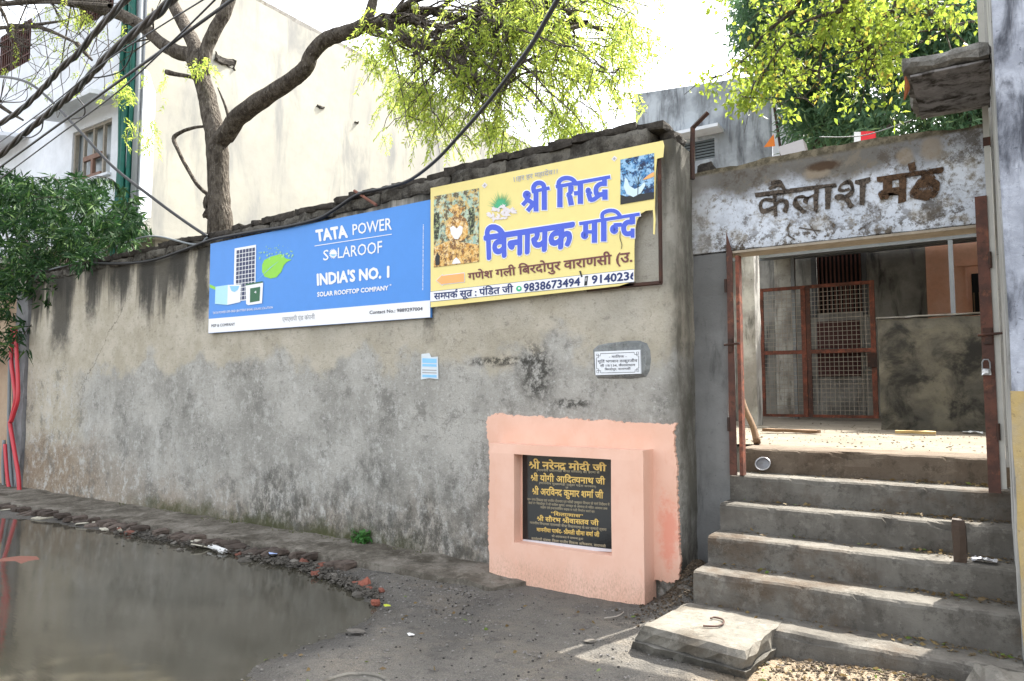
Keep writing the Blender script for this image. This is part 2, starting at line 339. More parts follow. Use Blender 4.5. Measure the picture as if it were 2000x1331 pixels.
YELW = stucco('peeling_yellow_paint', (.42,.31,.13), (.36,.30,.20), (.13,.10,.075), .4, 3, .5, .6)
INW = stucco('mouldy_grey_render', (.30,.285,.25), (.16,.15,.13), (.03,.029,.026), .44, 1.1, .4, .5)
PARW = stucco('stained_parapet_render', (.17,.155,.12), (.085,.08,.068), (.03,.029,.026), .48, 1.6, .55, .6, False)
PINKW = stucco('salmon_limewash', (.72,.38,.25), (.76,.44,.31), (.28,.17,.12), .28, 1.8, .2, .3)
PILW = stucco('mottled_pillar_limewash', (.50,.48,.43), (.28,.26,.23), (.07,.065,.055), .45, 2.2, .6, .5)  # courtyard pillars: pale limewash mottled grey, with dark stains
TANW = stucco('tan_peeling_wall', (.36,.25,.17), (.40,.30,.21), (.15,.12,.09), .3, 1.2, .3, .4)
PILAST = stucco('grey_pilaster_render', (.24,.24,.245), (.16,.16,.165), (.04,.04,.042), .42, 1.8, .5, .6)
WOODB = flat('brown_painted_wood', (.10,.035,.022), .6, .5); WOODP = flat('faded_wood', (.38,.34,.29), .7, .4); WOODR = flat('reddish_window_wood', (.26,.15,.11), .7, .4)
WOODS = flat('rough_stick_wood', (.24,.15,.085), .85, .5); WOODY = flat('raw_yellow_timber', (.50,.36,.16), .8, .3)
DGLASS = flat('dusty_window_glass', (.14,.16,.17), .2, .4, .6); FROST = flat('frosted_window_glass', (.36,.41,.44), .3, .2, .6)
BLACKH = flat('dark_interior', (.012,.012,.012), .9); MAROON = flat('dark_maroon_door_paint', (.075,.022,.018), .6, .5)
TIN = flat('corrugated_tin', (.10,.10,.10), .6, .5, .4, .3); GREENM = flat('green_net_sleeve', (.01,.13,.10), .55, .5)
SHUT = flat('blind_slats', (.11,.13,.14), .6, .3)

# ------------------------------------------------------------------ ground, water, path
wpx = [(-40,1008),(0,1012),(80,1018),(150,1030),(230,1040),(300,1055),(380,1062),(450,1080),(520,1090),(560,1105),(600,1118),(640,1130),(700,1160),(728,1180),(735,1192),(715,1215),(640,1240),(560,1270),(500,1305),(465,1335),(430,1400)]
WP = [AZ(x, y, -.03)[:2] for x, y in wpx]+[np.array([-5.2,-6.5]), np.array([-15,-6.5]), np.array([-16,-1.1])]
WP = np.array(WP)
def sdist(Xa, Ya):
    P = np.stack([Xa.ravel(), Ya.ravel()], 1); d = np.full(len(P), 1e9); ins = np.zeros(len(P), bool)
    n = len(WP)
    for i in range(n):
        a, b = WP[i], WP[(i+1) % n]; ab = b-a; t = np.clip(((P-a)@ab)/(ab@ab), 0, 1)
        d = np.minimum(d, np.linalg.norm(P-(a+t[:,None]*ab), axis=1))
        c = ((a[1] > P[:,1]) != (b[1] > P[:,1])) & (P[:,0] < (b[0]-a[0])*(P[:,1]-a[1])/(b[1]-a[1]+1e-12)+a[0]); ins ^= c
    return np.where(ins, -d, d).reshape(Xa.shape)
def ground_h(X_, Y_):
    d = sdist(X_, Y_)
    h = np.where(d < 0, -.03+np.maximum(-.09, d*.18), -.03+np.minimum(.03, d*.09))
    def g2(x, y, sx, sy, a): return a*np.exp(-((X_-x)/sx)**2-((Y_-y)/sy)**2)
    h = h+g2(-1.95,.12,.17,.30,.30)+g2(-1.9,-.35,.15,.25,.06)+g2(-.7,-1.6,.7,.3,.03)+g2(-.35,-1.0,.62,.24,.10)
    return h
gx = np.concatenate([[-250,-120,-60,-35,-24], np.arange(-18,-7,.07), np.arange(-7,1.6,.03), [2,3,5,9,16,40,100,250]])
gy = np.concatenate([[-250,-100,-40,-20,-12,-9], np.arange(-7,-4,.08), np.arange(-4,.6,.03), [.8,1.2,2,4,8,15,30,60,120,250]])
GX, GY = np.meshgrid(gx, gy); GH = ground_h(GX, GY)
near = (GX > -18) & (GX < 1.6) & (GY > -7) & (GY < .6)
dn = sdist(GX, GY)
for j in range(GH.shape[0]):
    for i in range(GH.shape[1]):
        if near[j, i] and dn[j, i] > -.8:
            x, y = GX[j,i], GY[j,i]; GH[j,i] += .010*nz(x, y, 0, 2.2)+.006*nz(x, y, 3, 9)+.004*nz(x, y, 5, 24)
ny_, nx_ = GX.shape
gv = np.stack([GX.ravel(), GY.ravel(), GH.ravel()], 1).tolist()
gf = [(j*nx_+i, j*nx_+i+1, (j+1)*nx_+i+1, (j+1)*nx_+i) for j in range(ny_-1) for i in range(nx_-1)]
tag(mobj('ground', gv, gf, GROUND, smooth=True), kind='structure', label='dark gritty asphalt lane with soil near the steps')
tag(mobj('water', [(-16,-6.6,-.03),(-3,-6.6,-.03),(-3,-.3,-.03),(-16,-.3,-.03)], [(0,1,2,3)], WATER), kind='structure', label='murky flood water standing along the lane')

# path along the foot of the wall: ragged cement strip edged with bricks
def path_edge(x): return float(np.interp(x, [-14,-11.7,-9,-5.6,-3.3], [-.95,-.84,-.66,-.57,-.56]))
v = []; f = []; xs = np.arange(-16, -3.24, .03); rows = 14
for i, x in enumerate(xs):
    e = path_edge(x)+.035*nz(x, 1, 0, 3)+.02*nz(x, 2, 0, 11)+(.10 if x > -4.6 else .0)*max(0, nz(x, 9, 0, 2))
    e = e*min(1, max(.15, (-3.2-x)/.25)) if x > -3.45 else e
    for r_ in range(rows):
        t = r_/(rows-2) if r_ < rows-1 else 1
        y = .01+(e-.01)*t; z = .062+.012*nz(x, y, 0, 3)+.010*nz(x, y, 2, 9)+.006*nz(x, y, 4, 22)-.035*max(0, nz(x, y*2, 6, 2.4)-.25)+(1-t)*.02
        if x > -4.6: z -= .03*(x+4.6)/1.3
        if r_ == rows-1: z = -.12; y -= .012
        v.append((x, y, z))
for i in range(len(xs)-1):
    for r_ in range(rows-1):
        a = i*rows+r_; f.append((a, a+1, a+rows+1, a+rows))
PATHM = make_concrete('damp_cement_path', (.10,.088,.07), (.21,.19,.16), (.045,.038,.027), 1, 3.0)
path = tag(mobj('path', v, f, PATHM, smooth=False), kind='structure', label='narrow cement strip with crumbling brick edge at the foot of the long wall')
bvar = []
for k in range(6):
    V, Fc = roughbox(.115+.015*(k%3), .21, .075, (2,3,2), .012, k+3, .01)
    me = bpy.data.meshes.new('brick'); me.from_pydata([tuple(p) for p in V], [], Fc); me.materials.append(BRICK); bvar.append(me)
x = -13.0; k = 0
while x < -4.9:
    stp = .12+random.random()*.035
    if random.random() < .85:
        o = bpy.data.objects.new('brick', bvar[k%6]); col.objects.link(o); o.parent = path
        drop = random.random()**2
        o.location = (x, path_edge(x)-.05-.10*drop+random.uniform(-.015,.015), .022-.05*drop); o.rotation_euler = (random.gauss(0,.06)+.25*drop, random.gauss(0,.07), random.gauss(0,.12+.3*drop))
    x += stp; k += 1

# ------------------------------------------------------------------ the long wall
MORT = make_concrete('mouldy_coping_mortar', (.035,.031,.026), (.15,.14,.12), (.016,.015,.013), 1, 4.5)
def wtop(x): return float(np.interp(x, [-13.2,-10.5,-8.3,-6.5,-4.9,-3.4,-2.05], [3.50,3.52,3.56,3.62,3.68,3.68,3.66]))
wall = thing('boundary_wall', (-7.6,0,0), 'long stained cement wall carrying the two advertising boards', 'wall')
nxw = 150; nzw = 44; xs = np.linspace(-13.17, -2.05, nxw); v = []; f = []
for i, x in enumerate(xs):
    for j in range(nzw):
        z = -.15+(wtop(x)+.15)*j/(nzw-1); y = .018*nz(x, 0, z, .7)+.010*nz(x, 4, z, 2.4)+.004*nz(x, 8, z, 9)
        if z > 3.35: y += .02*nz(x, 2, z, 6)
        xx = x
        if i == nxw-1: xx += .02*nz(1, 5, z, 2)
        v.append((xx, y-.003, z))
for i in range(nxw-1):
    for j in range(nzw-1):
        a = i*nzw+j; f.append((a, a+nzw, a+nzw+1, a+1))
n0 = len(v); nd = 6
for d in range(1, nd):        # end face towards the gate, and back
    for j in range(nzw):
        p = v[(nxw-1)*nzw+j]; yy = .42*d/(nd-1); v.append((p[0]+.012*nz(yy, 3, p[2], 5), yy, p[2]))
for d in range(nd-1):
    for j in range(nzw-1):
        a = ((nxw-1)*nzw if d == 0 else n0+(d-1)*nzw)+j; b = n0+d*nzw+j; f.append((a, b, b+1, a+1))
mobj('plaster_face', v, f, MAIN, wall, smooth=True)
mb = MB(); mb.box(-13.17, -2.07, .03, .415, -.15, 3.50); mb.build('wall_core', MAIN, wall)
# coping: broken brick-and-mortar course; each lump its own part
x = -13.25; k = 0
def lip(x): return .03*nz(x, 0, 0, .9)+float(np.interp(x, [-6.4,-5.2,-4.4,-4.3,-3.2,-3.1,-2.4,-2.3], [0,.02,.03,.05,.05,.09,.09,.02]))
while x < -2.2:
    L = random.choice([.16,.24,.24,.45,.6]); h = .085+random.uniform(-.012,.012)
    if x+L > -2.12: L = -2.12-x
    V, Fc = roughbox(L-.002, .44+random.uniform(-.02,.04), h, (max(3,int(L/.05)),6,3), .017, k, .006)
    o = mobj('coping_brick', V, Fc, COPE, wall, loc=(x+L/2, .19+random.uniform(-.015,.015), wtop(x)+.03+lip(x)+h/2)); o.rotation_euler = (random.gauss(0,.02), random.gauss(0,.02), random.gauss(0,.015))
    x += L; k += 1
x = -13.2
while x < -2.3:           # crumbling mortar layer under the bricks
    L = random.uniform(.5,1.1)
    if x+L > -2.12: L = -2.12-x
    V, Fc = roughbox(L+.004, .475, .12+lip(x+L/2)*1.0, (max(4,int(L/.05)),6,4), .022, k+50, .008)
    mobj('coping_mortar', V, Fc, MORT, wall, loc=(x+L/2, .205+random.uniform(-.008,.008), wtop(x+L/2)-.02+lip(x+L/2)*.5)); x += L; k += 1
V, Fc = roughbox(.16,.34,.13,(3,4,3),.03,77,.02); mobj('coping_brick', V, Fc, COPE, wall, loc=(-2.14,.25,3.72))
# pilaster and the tan wall beyond
p_ = rbox('pilaster', -13.62, -13.18, -.06, .30, -.1, 3.3, PILAST, None, .02, 5, .01, .15); tag(p_, 'narrow grey cement pillar at the far left end of the long wall', 'pillar')
rbox('far_left_wall', -22, -13.63, .02, .25, -.1, 3.35, TANW, None, .015, 8, .01, .3); tag(bpy.data.objects['far_left_wall'], 'tan peeling wall behind the red conduits at the left edge', 'wall')

# ------------------------------------------------------------------ text
ZS = 6e-6
def font_mesh(s, bold=0.0):
    c = bpy.data.curves.new('t', 'FONT'); c.body = s; c.size = 1; c.resolution_u = 2
    o = bpy.data.objects.new('t', c); col.objects.link(o); dg = bpy.context.evaluated_depsgraph_get()
    me = bpy.data.meshes.new_from_object(o.evaluated_get(dg)); vs = [tuple(p.co) for p in me.vertices]; fs = [tuple(p.vertices) for p in me.polygons]
    bpy.data.objects.remove(o); bpy.data.curves.remove(c); bpy.data.meshes.remove(me)
    par_ = list(range(len(vs)))
    def fd(a):
        while par_[a] != a: par_[a] = par_[par_[a]]; a = par_[a]
        return a
    for q in fs:
        for b in q[1:]: par_[fd(q[0])] = fd(b)
    ids = {}; zi = [ids.setdefault(fd(i), len(ids)) for i in range(len(vs))]
    vs = [(p[0], p[1], (zi[i] % 12)*ZS) for i, p in enumerate(vs)]
    if bold <= 0: return vs, fs
    V = []; Fc = []                      # heavier weight: copies shifted round a circle, each a hair above the last
    for k in range(9):
        a = 2*math.pi*k/8; dx, dy = (0, 0) if k == 8 else (bold*math.cos(a), bold*math.sin(a)); n = len(V)
        V += [(p[0]+dx, p[1]+dy, p[2]+k*12*ZS) for p in vs]; Fc += [tuple(b+n for b in q) for q in fs]
    return V, Fc
def ribbon(pts, w, z=0.0):
    P = [Vector((p[0], p[1])) for p in pts]; V = []; Fc = []
    for i, p in enumerate(P):
        t = (P[min(i+1,len(P)-1)]-P[max(i-1,0)]).normalized(); n = Vector((-t.y, t.x))*w/2
        V += [(p.x+n.x, p.y+n.y, z), (p.x-n.x, p.y-n.y, z)]
    for i in range(len(P)-1): Fc.append((2*i, 2*i+2, 2*i+3, 2*i+1))
    return V, Fc
_hn = {}
def body(bold, ch):
    k = (bold, ch)
    if k not in _hn:
        vs, _ = font_mesh(ch, bold); _hn[k] = (max(p[1] for p in vs), min(p[1] for p in vs))
    return _hn[k]
def clipx(vs, fs, xc):
    bm = bmesh.new(); bv = [bm.verts.new(p) for p in vs]
    for q in fs:
        try: bm.faces.new([bv[i] for i in q])
        except ValueError: pass
    bmesh.ops.bisect_plane(bm, geom=bm.verts[:]+bm.edges[:]+bm.faces[:], plane_co=(xc,0,0), plane_no=(1,0,0), clear_outer=True)
    bm.verts.index_update(); V = [tuple(p.co) for p in bm.verts]; Fc = [tuple(q.index for q in p.verts) for p in bm.faces]; bm.free(); return V, Fc
SW = .07
def NW():
    if 'w' not in _hn: _hn['w'] = max(p[0] for p in font_mesh('न')[0])
    return _hn['w']
def deva(s, bold=0.0):
    """lays out Devanagari by hand: { = half form of next letter, _ = ra under, ^ = ra above, @ = shra, # = ddha; matras stand where they are drawn"""
    V = []; Fc = []; x = 0.0; i = 0; H = body(0, 'न')[0]; w_ = SW+2*bold
    cnt = [0]
    def put(vs, fs, dx=0, sx=1, sy=1, oy=0):
        cnt[0] += 1; n = len(V); V.extend([(p[0]*sx+dx, p[1]*sy+oy, p[2]+(cnt[0]%14)*4.1e-5) for p in vs]); Fc.extend([tuple(a+n for a in q) for q in fs])
    while i < len(s):
        c = s[i]
        if c == ' ': x += .26; i += 1
        elif c == '{':
            vs, fs = font_mesh(s[i+1], bold); mx_ = max(p[0] for p in vs); cut = mx_-.125-bold; vs, fs = clipx(vs, fs, cut); put(vs, fs, x); x += cut-.01; i += 2
        elif c == '@':
            h = H
            w1 = min(w_, .115)
            put(*ribbon([(.17+.07*math.cos(a), h*.84+.055*math.sin(a)) for a in np.linspace(0, 6.28, 12)], w1*.9, .00002), x); put(*ribbon([(.17,h*.72),(.15,h*.58),(.03,h*.42)], w1, .00003), x)
            put(*ribbon([(.17,h*.66),(.50,h*.38)], w1, .00004), x); put(*ribbon([(.42,h*.42),(.19,h*.02)], w1, .00005), x)
            put(*ribbon([(.54,h),(.54,0)], w_), x); put(*ribbon([(.44,h-.035),(.67,h-.035)], w_, .00006), x); x += .64; i += 1
        elif c == '#':
            h = H; w1 = min(w_, .145)+(.066 if bold > .06 else 0); U = lambda P: [(x+a, h*b) for a, b in P]
            put(*ribbon(U([(-.02,.95),(1.17,.95)]), w1)); put(*ribbon(U([(.32,.95),(.32,.70)]), w1)); put(*ribbon(bez(U([(.34,.71),(.16,.70),(.08,.56),(.15,.43),(.31,.45)]), 4), w1)); put(*ribbon(U([(.26,.46),(.54,.06)]), w1))
            put(*ribbon(bez(U([(.66,.76),(.58,.70),(.60,.59),(.74,.57)]), 4), w1*.9)); put(*ribbon(bez(U([(.72,.57),(.58,.48),(.60,.34),(.76,.29),(1.02,.36)]), 4), w1*.9)); put(*ribbon(U([(1.02,.95),(1.02,0)]), w1)); x += 1.16; i += 1
        elif c == '_': put(*ribbon([(x-.13,.20),(x-.36,-.02)], w_, .00004)); i += 1
        elif c == '^': put(*ribbon(bez([(x-.10,H),(x-.16,H+.14),(x-.06,H+.20),(x+.0,H+.12)], 3), w_*.9, .00004)); i += 1
        else:
            j = i
            while j < len(s) and s[j] not in ' {@#_^': j += 1
            vs, fs = font_mesh(s[i:j], bold)
            if vs: put(vs, fs, x); x += max(p[0] for p in font_mesh(s[i:j]+'न')[0])-NW()
            i = j
    return V, Fc, x, H
def text(name, s, TL, TR, BL, BR, place, mat, parent, bold=0.0, latin=False, clip=None, lift=0.0, wob=0.0):
    """prints s inside the quad of photo pixels; place(px, py) gives the point on the sign"""
    if latin:
        V, Fc = font_mesh(s, bold); H = body(0, 'H')[0]; W0 = min(p[0] for p in V); W_ = max(p[0] for p in V)-W0; V = [(p[0]-W0, p[1], p[2]) for p in V]
    else: V, Fc, W_, H = deva(s, bold)
    if clip: V, Fc = clipx(V, Fc, W_*clip)
    TL, TR, BL, BR = [np.array(place(*p), float) for p in (TL, TR, BL, BR)]
    nrm = np.cross(TR-TL, BL-TL); nrm /= np.linalg.norm(nrm)
    if nrm@(CAM-TL) < 0: nrm = -nrm
    out = []
    for p in V:
        u, t = p[0]/W_, p[1]/H; b = BL+(BR-BL)*u; q = b+(TL+(TR-TL)*u-b)*t; out.append(q+nrm*(p[2]+lift))
    if wob: out = [q+wob*np.array((nz(q[0],q[2],0,14), 0, nz(q[0],q[2],5,14))) for q in out]
    return mobj(name, out, Fc, mat, parent)
def poly(name, pts, place, mat, parent, lift=0.0, toward=None):
    P = [np.array(place(*p), float) for p in pts]
    P = [p+(np.array(toward)*lift if toward is not None else np.array([0,-lift,0])) for p in P]
    return mobj(name, P, [tuple(range(len(P)))], mat, parent)
def zoomer(ox, oy, s): return lambda pts: [(ox+x/s, oy+y/s) for x, y in pts]
def print_mat(name, c, rough=.45, fade=.08): return flat(name, c, rough, fade, .35)

# ---- blue solar advertising board
BL_ = print_mat('blue_print', (.072,.265,.70)); WH_ = print_mat('white_print', (.80,.81,.83), fade=.03); DK_ = print_mat('dark_grey_print', (.06,.06,.08)); GN_ = print_mat('lime_green_print', (.26,.62,.05)); NAVY = print_mat('navy_cell_print', (.035,.045,.11)); AQ_ = print_mat('pale_aqua_print', (.42,.72,.75)); DG_ = print_mat('dark_green_print', (.02,.12,.05)); LB_ = print_mat('light_blue_print', (.25,.55,.85)); GR_ = print_mat('grey_print', (.35,.36,.38))
def pyl(Y): return lambda x, y: AY(x, y, Y)
def board(name, px, Yb, th, mat, parent):
    P = [AY(x, y, Yb) for x, y in px]; n = len(P)
    v = [tuple(p) for p in P]+[(p[0], p[1]+th, p[2]) for p in P]
    return mobj(name, v, [tuple(range(n)), tuple(range(2*n-1, n-1, -1))]+[(i, i+n, (i+1)%n+n, (i+1)%n) for i in range(n)], mat, parent)
Z1 = zoomer(400, 380, 4.348)
t1 = thing('advertising_board', (-6.4,-.04,2.4), 'blue and white solar rooftop advertising board on the long wall', 'sign')
YS = -.055
board('board', Z1([(48,420),(1916,45),(1916,1045),(30,1180)]), YS, .028, BL_, t1)
pl = pyl(YS)
e = .0018
poly('white_band', Z1([(34,1058),(1915,900),(1915,1044),(31,1178)]), pl, WH_, t1, e)
def T1(n, s, q, m, bold=0, latin=True, l=2*e): return text(n, s, *Z1(q), pl, m, t1, bold, latin, lift=l)
T1('lettering', 'TATA', [(940,310),(1205,265),(950,398),(1218,362)], WH_, .05)
T1('lettering', 'POWER', [(1255,258),(1590,198),(1258,345),(1590,298)], WH_, .012)
poly('rule_line', Z1([(935,436),(1590,336),(1590,342),(935,442)]), pl, WH_, t1, 2*e)
T1('lettering', 'S', [(1008,478),(1054,470),(1008,563),(1054,556)], WH_, .006)
T1('lettering', 'LAROOF', [(1132,455),(1508,395),(1132,543),(1508,495)], WH_, .006)
mb = MB()
c0 = np.array((1093, 505.))
def disc(cx, cy, r, n=20, a0=0, a1=360, ry=None): return [(cx+r*math.cos(R(a0+(a1-a0)*k/n)), cy-(ry or r)*math.sin(R(a0+(a1-a0)*k/n))) for k in range(n+(0 if a1-a0 == 360 else 1))]
poly('sun_logo', Z1([(1093+(26 if k%2 else 38)*math.cos(k*math.pi/16), 505-(30 if k%2 else 46)*math.sin(k*math.pi/16)) for k in range(32)]), pl, WH_, t1, 2*e)
poly('sun_logo', Z1(disc(1093,505,22,16,190,350,22)), pl, LB_, t1, 3*e)
T1('lettering', "INDIA'S NO. 1", [(952,680),(1570,612),(955,772),(1570,702)], WH_, .045)
T1('lettering', 'SOLAR ROOFTOP COMPANY', [(957,833),(1562,776),(957,870),(1562,812)], WH_, .036)
T1('lettering', '*', [(1572,765),(1588,763),(1572,785),(1588,783)], WH_, .02)
T1('lettering', 'Contact No.: 9889297004', [(1400,990),(1852,957),(1400,1018),(1852,985)], DK_, .024)
T1('lettering', 'MSP & COMPANY', [(58,1105),(258,1090),(58,1128),(258,1114)], DK_, .012)
T1('lettering', 'एमएसपी एंड कंपनी', [(660,1047),(935,1024),(660,1080),(935,1058)], GR_, .01, False)
T1('lettering', 'TATA POWER OFF-GRID (BATTERY BANK) SOLAR SOLUTION', [(70,999),(580,950),(70,1018),(580,968)], WH_, .006)
mb = MB()
for k in range(52):
    y0 = 256+k*10.8; q = [AY(*p, YS-2*e) for p in Z1([(1852-k*.1,y0),(1860-k*.1,y0),(1860-k*.1,y0+random.uniform(3,8)),(1852-k*.1,y0+random.uniform(3,8))])]; mb.add(q, [(0,1,2,3)])
mb.build('fine_print', WH_, t1)
poly('panel_picture', Z1([(255,460),(438,428),(430,890),(305,905),(248,780)]), pl, WH_, t1, 2*e)
mb = MB()
for i in range(6):
    for j in range(12):
        def q(u, t):
            a = np.array((268,474))+(np.array((428,447))-np.array((268,474)))*u; b = np.array((258,905))+(np.array((420,884))-np.array((258,905)))*u
            return a+(b-a)*t
        u0, u1, s0, s1 = i/6+.014, (i+1)/6-.014, j/12+.007, (j+1)/12-.007
        mb.add([AY(*p, YS-3*e) for p in Z1([q(u0,s0), q(u1,s0), q(u1,s1), q(u0,s1)])], [(0,1,2,3)])
mb.build('cell_picture', NAVY, t1)
poly('box_picture', Z1([(95,785),(200,770),(195,940),(90,930)]), pl, AQ_, t1, 4*e)
poly('box_picture', Z1([(200,770),(312,765),(306,915),(195,940)]), pl, WH_, t1, 4*e)
poly('box_picture', Z1([(215,780),(300,778),(285,812),(258,830),(232,822)]), pl, LB_, t1, 5*e)
poly('battery_picture', Z1([(352,775),(500,750),(490,925),(372,942),(355,930)]), pl, WH_, t1, 4*e)
poly('battery_picture', Z1([(390,800),(476,785),(470,905),(388,920)]), pl, DG_, t1, 5*e)
poly('battery_picture', Z1([(355,762),(495,738),(500,750),(352,775)]), pl, DG_, t1, 5*e)
T1('lettering', '4', [(425,822),(445,820),(425,842),(445,840)], WH_, .02, True, 6*e)
poly('stripe_picture', Z1([(44,764),(97,788),(92,812),(44,792)]), pl, GN_, t1, 2*e)
poly('leaf_picture', Z1([(488,600),(505,560),(560,530),(650,505),(690,545),(740,555),(700,575),(675,600),(650,660),(610,705),(560,716),(510,700),(488,660)]), pl, GN_, t1, 2*e)
mb = MB(); random.seed(3)
for k in range(46):
    t = random.random(); x0 = 455+t*290; y0 = 545-random.random()*(60+70*math.sin(t*3.1)); s_ = random.uniform(4, 13)*(1 if y0 > 480 else .6)
    mb.add([AY(*p, YS-(2.2+k*.01)*e) for p in Z1([(x0,y0),(x0+s_,y0-s_*.15),(x0+s_,y0+s_),(x0,y0+s_*1.15)])], [(0,1,2,3)])
mb.build('square_confetti', flat('pale_green_print', (.35,.65,.30), .5), t1, kind='stuff')
poly('leaf_vein', Z1([(430,745),(560,620),(640,560),(563,624)]), pl, LB_, t1, 3*e)

# ---- yellow temple banner
YE_ = print_mat('pale_yellow_print', (.80,.68,.26), .4); YE2 = print_mat('cream_yellow_print', (.85,.80,.55), .4); BU_ = print_mat('royal_blue_print', (.07,.12,.62)); BR_ = print_mat('dark_brown_print', (.16,.05,.05)); OR_ = print_mat('orange_print', (.85,.42,.14)); INK = print_mat('dark_navy_print', (.02,.035,.13)); TEAL = print_mat('teal_print', (.22,.42,.36)); GOLD = print_mat('gold_print', (.62,.36,.07)); MINT = print_mat('mint_print', (.42,.58,.48)); GRE = print_mat('green_print', (.07,.42,.20)); DKB = print_mat('midnight_blue_print', (.02,.055,.15)); PALE = print_mat('pale_blue_print', (.60,.75,.85)); BLK = print_mat('black_print', (.02,.02,.02)); SKYP = print_mat('sky_blue_print', (.10,.30,.60)); WAG = print_mat('chat_green_print', (.03,.45,.20)); PINK_ = print_mat('soft_white_print', (.75,.70,.72))
Z2 = zoomer(830, 260, 3.802); t2 = thing('temple_banner', (-3.4,-.04,2.5), 'torn yellow Hindi banner with blue lettering at the gate end of the wall', 'banner')
YB = -.085; pb = pyl(YB)
ban = [(42,410),(900,235),(1765,57),(1775,95),(1768,180),(1722,192),(1712,300),(1706,560),(1712,640),(1706,755),(1694,752),(1697,640),(1692,572),(1640,578),(1600,600),(1574,650),(1560,720),(1554,860),(1556,1100),(1440,1137),(700,1222),(42,1295)]
board('banner_sheet', Z2(ban), YB, .006, YE_, t2)
mb = MB(); 
for a, b in (((1740,180),(1752,1115)), ((1440,1140),(1760,1112)), ((1556,1128),(1204,1166))):
    pa, pb_ = AY(*Z2([a])[0], -.052), AY(*Z2([b])[0], -.052); mb.tube([pa, pb_], .017, 6)
mb.build('frame_bar', RUSTD, t2)
poly('contact_strip', Z2([(42,1178),(1554,1012),(1555,1108),(42,1256)]), pb, INK, t2, e)
poly('contact_strip', Z2([(42,1181),(1554,1015),(1554.5,1105),(42,1253)]), pb, WH_, t2, 2*e)
def T2(n, s, q, m, bold=0, latin=False, l=3*e, clip=None): return text(n, s, *Z2(q), pb, m, t2, bold, latin, clip, l)
def hand_word(zf, strokes):
    """heavy letters drawn stroke by stroke: (points, width); white rim below, blue above"""
    for nm, m, grow, lift in (('letter_outline', WH_, 1, 2*e), ('lettering', BU_, 0, 3.2*e)):
        mb = MB()
        for k, (pts, wd) in enumerate(strokes):
            pts = [np.array(p, float) for p in pts]; ext = strokes[0][1]*.26*grow
            if len(pts) > 3: pts = bez(pts, 5)
            a = pts[0]-pts[1]; b = pts[-1]-pts[-2]; closed = np.linalg.norm(pts[0]-pts[-1]) < 1
            if not closed: pts = [pts[0]+a/np.linalg.norm(a)*ext]+pts[1:-1]+[pts[-1]+b/np.linalg.norm(b)*ext]
            V, Fc = ribbon(pts, wd+2*ext); mb.add([AY(*zf([(p[0],p[1])])[0], YB-lift-k*.00004) for p in V], Fc)
        mb.build(nm, m, t2)
def ring(cx, cy, rx, ry): return [(cx+rx*math.cos(a), cy+ry*math.sin(a)) for a in np.linspace(0, 2*math.pi, 13)]
ZA = zoomer(1005, 330, 10)
hand_word(ZA, [([(340,450),(682,375)],68), ([(418,440),(418,835)],98), ([(580,400),(580,805)],100), ([(385,470),(368,370),(415,295),(500,275),(565,320),(580,420)],90), (ring(240,510,38,42),82), ([(240,540),(240,640)],85), ([(238,620),(155,712)],78), ([(245,600),(405,705)],88), ([(385,655),(252,825)],86)])
hand_word(ZA, [([(805,352),(1868,158)],68), ([(885,340),(885,752)],105), ([(862,350),(866,260),(940,195),(1050,182),(1145,220),(1195,290),(1200,330)],86), ([(1100,330),(1100,450)],105), ([(1110,440),(1035,520)],78), ([(1030,500),(1105,560)],80), ([(1075,530),(1110,712)],104), ([(1160,482),(1250,475)],84), ([(1285,290),(1285,685)],105),
   ([(1755,200),(1755,338)],95), ([(1760,285),(1660,305),(1597,370),(1590,460),(1620,510),(1730,495)],92), ([(1765,405),(1765,605)],105), (ring(1440,432,26,36),56), ([(1440,480),(1490,625)],92), ([(1470,610),(1540,600),(1600,560),(1660,515)],84), ([(1440,490),(1515,462)],46)])
ZB_ = zoomer(1120, 400, 14.286)
hand_word(ZB_, [([(160,535),(1850,265)],92), ([(340,490),(340,780)],140), (ring(310,850,48,58),112), ([(390,762),(540,760)],98), ([(585,480),(585,1065)],150), ([(845,370),(845,1030)],155), ([(800,380),(815,255),(930,185),(1090,168),(1215,215),(1300,320),(1325,370)],108), (ring(1135,690,55,70),120), ([(1120,575),(1350,560)],112), ([(1640,330),(1640,545)],155),
   ([(1650,490),(1500,495),(1415,580),(1402,700),(1445,795),(1540,815),(1655,775)],140), ([(1650,665),(1650,925)],110)])
q = [(446,772),(1102,672),(452,937),(1090,842)]
T2('letter_outline', 'िवनायक', q, WH_, .075, l=2*e); T2('lettering', 'िवनायक', q, BU_, .045, l=3*e)
T2('lettering', 'गणेश गली िबरदोपुर वाराणसी (उ.', [(320,1045),(1545,886),(325,1094),(1545,955)], BR_, .022)
T2('lettering', 'स{मपक^ सूत_ : पंिडत जी', [(70,1193),(655,1138),(70,1238),(655,1184)], INK, .024)
T2('lettering', '9838673494', [(735,1122),(1155,1075),(735,1180),(1155,1132)], INK, .03, True)
T2('lettering', '9140236', [(1240,1062),(1572,1028),(1240,1120),(1572,1086)], INK, .03, True, clip=.93)
T2('lettering', '।।हर हर महादेव।।', [(650,332),(992,268),(655,366),(990,300)], GR_, .0)
T2('letter_outline', '।।हर हर महादेव।।', [(650,332),(992,268),(655,366),(990,300)], WH_, .018, l=2*e)
poly('chat_icon', Z2(disc(700,1157,21,16)), pb, WAG, t2, 3*e); poly('chat_icon', Z2(disc(702,1155,9,10)), pb, WH_, t2, 4*e)
poly('phone_icon', Z2([(1190,1066),(1214,1062),(1206,1132),(1184,1136)]), pb, BLK, t2, 3*e); poly('phone_icon', Z2([(1194,1076),(1208,1074),(1203,1102),(1191,1104)]), pb, GR_, t2, 4*e)
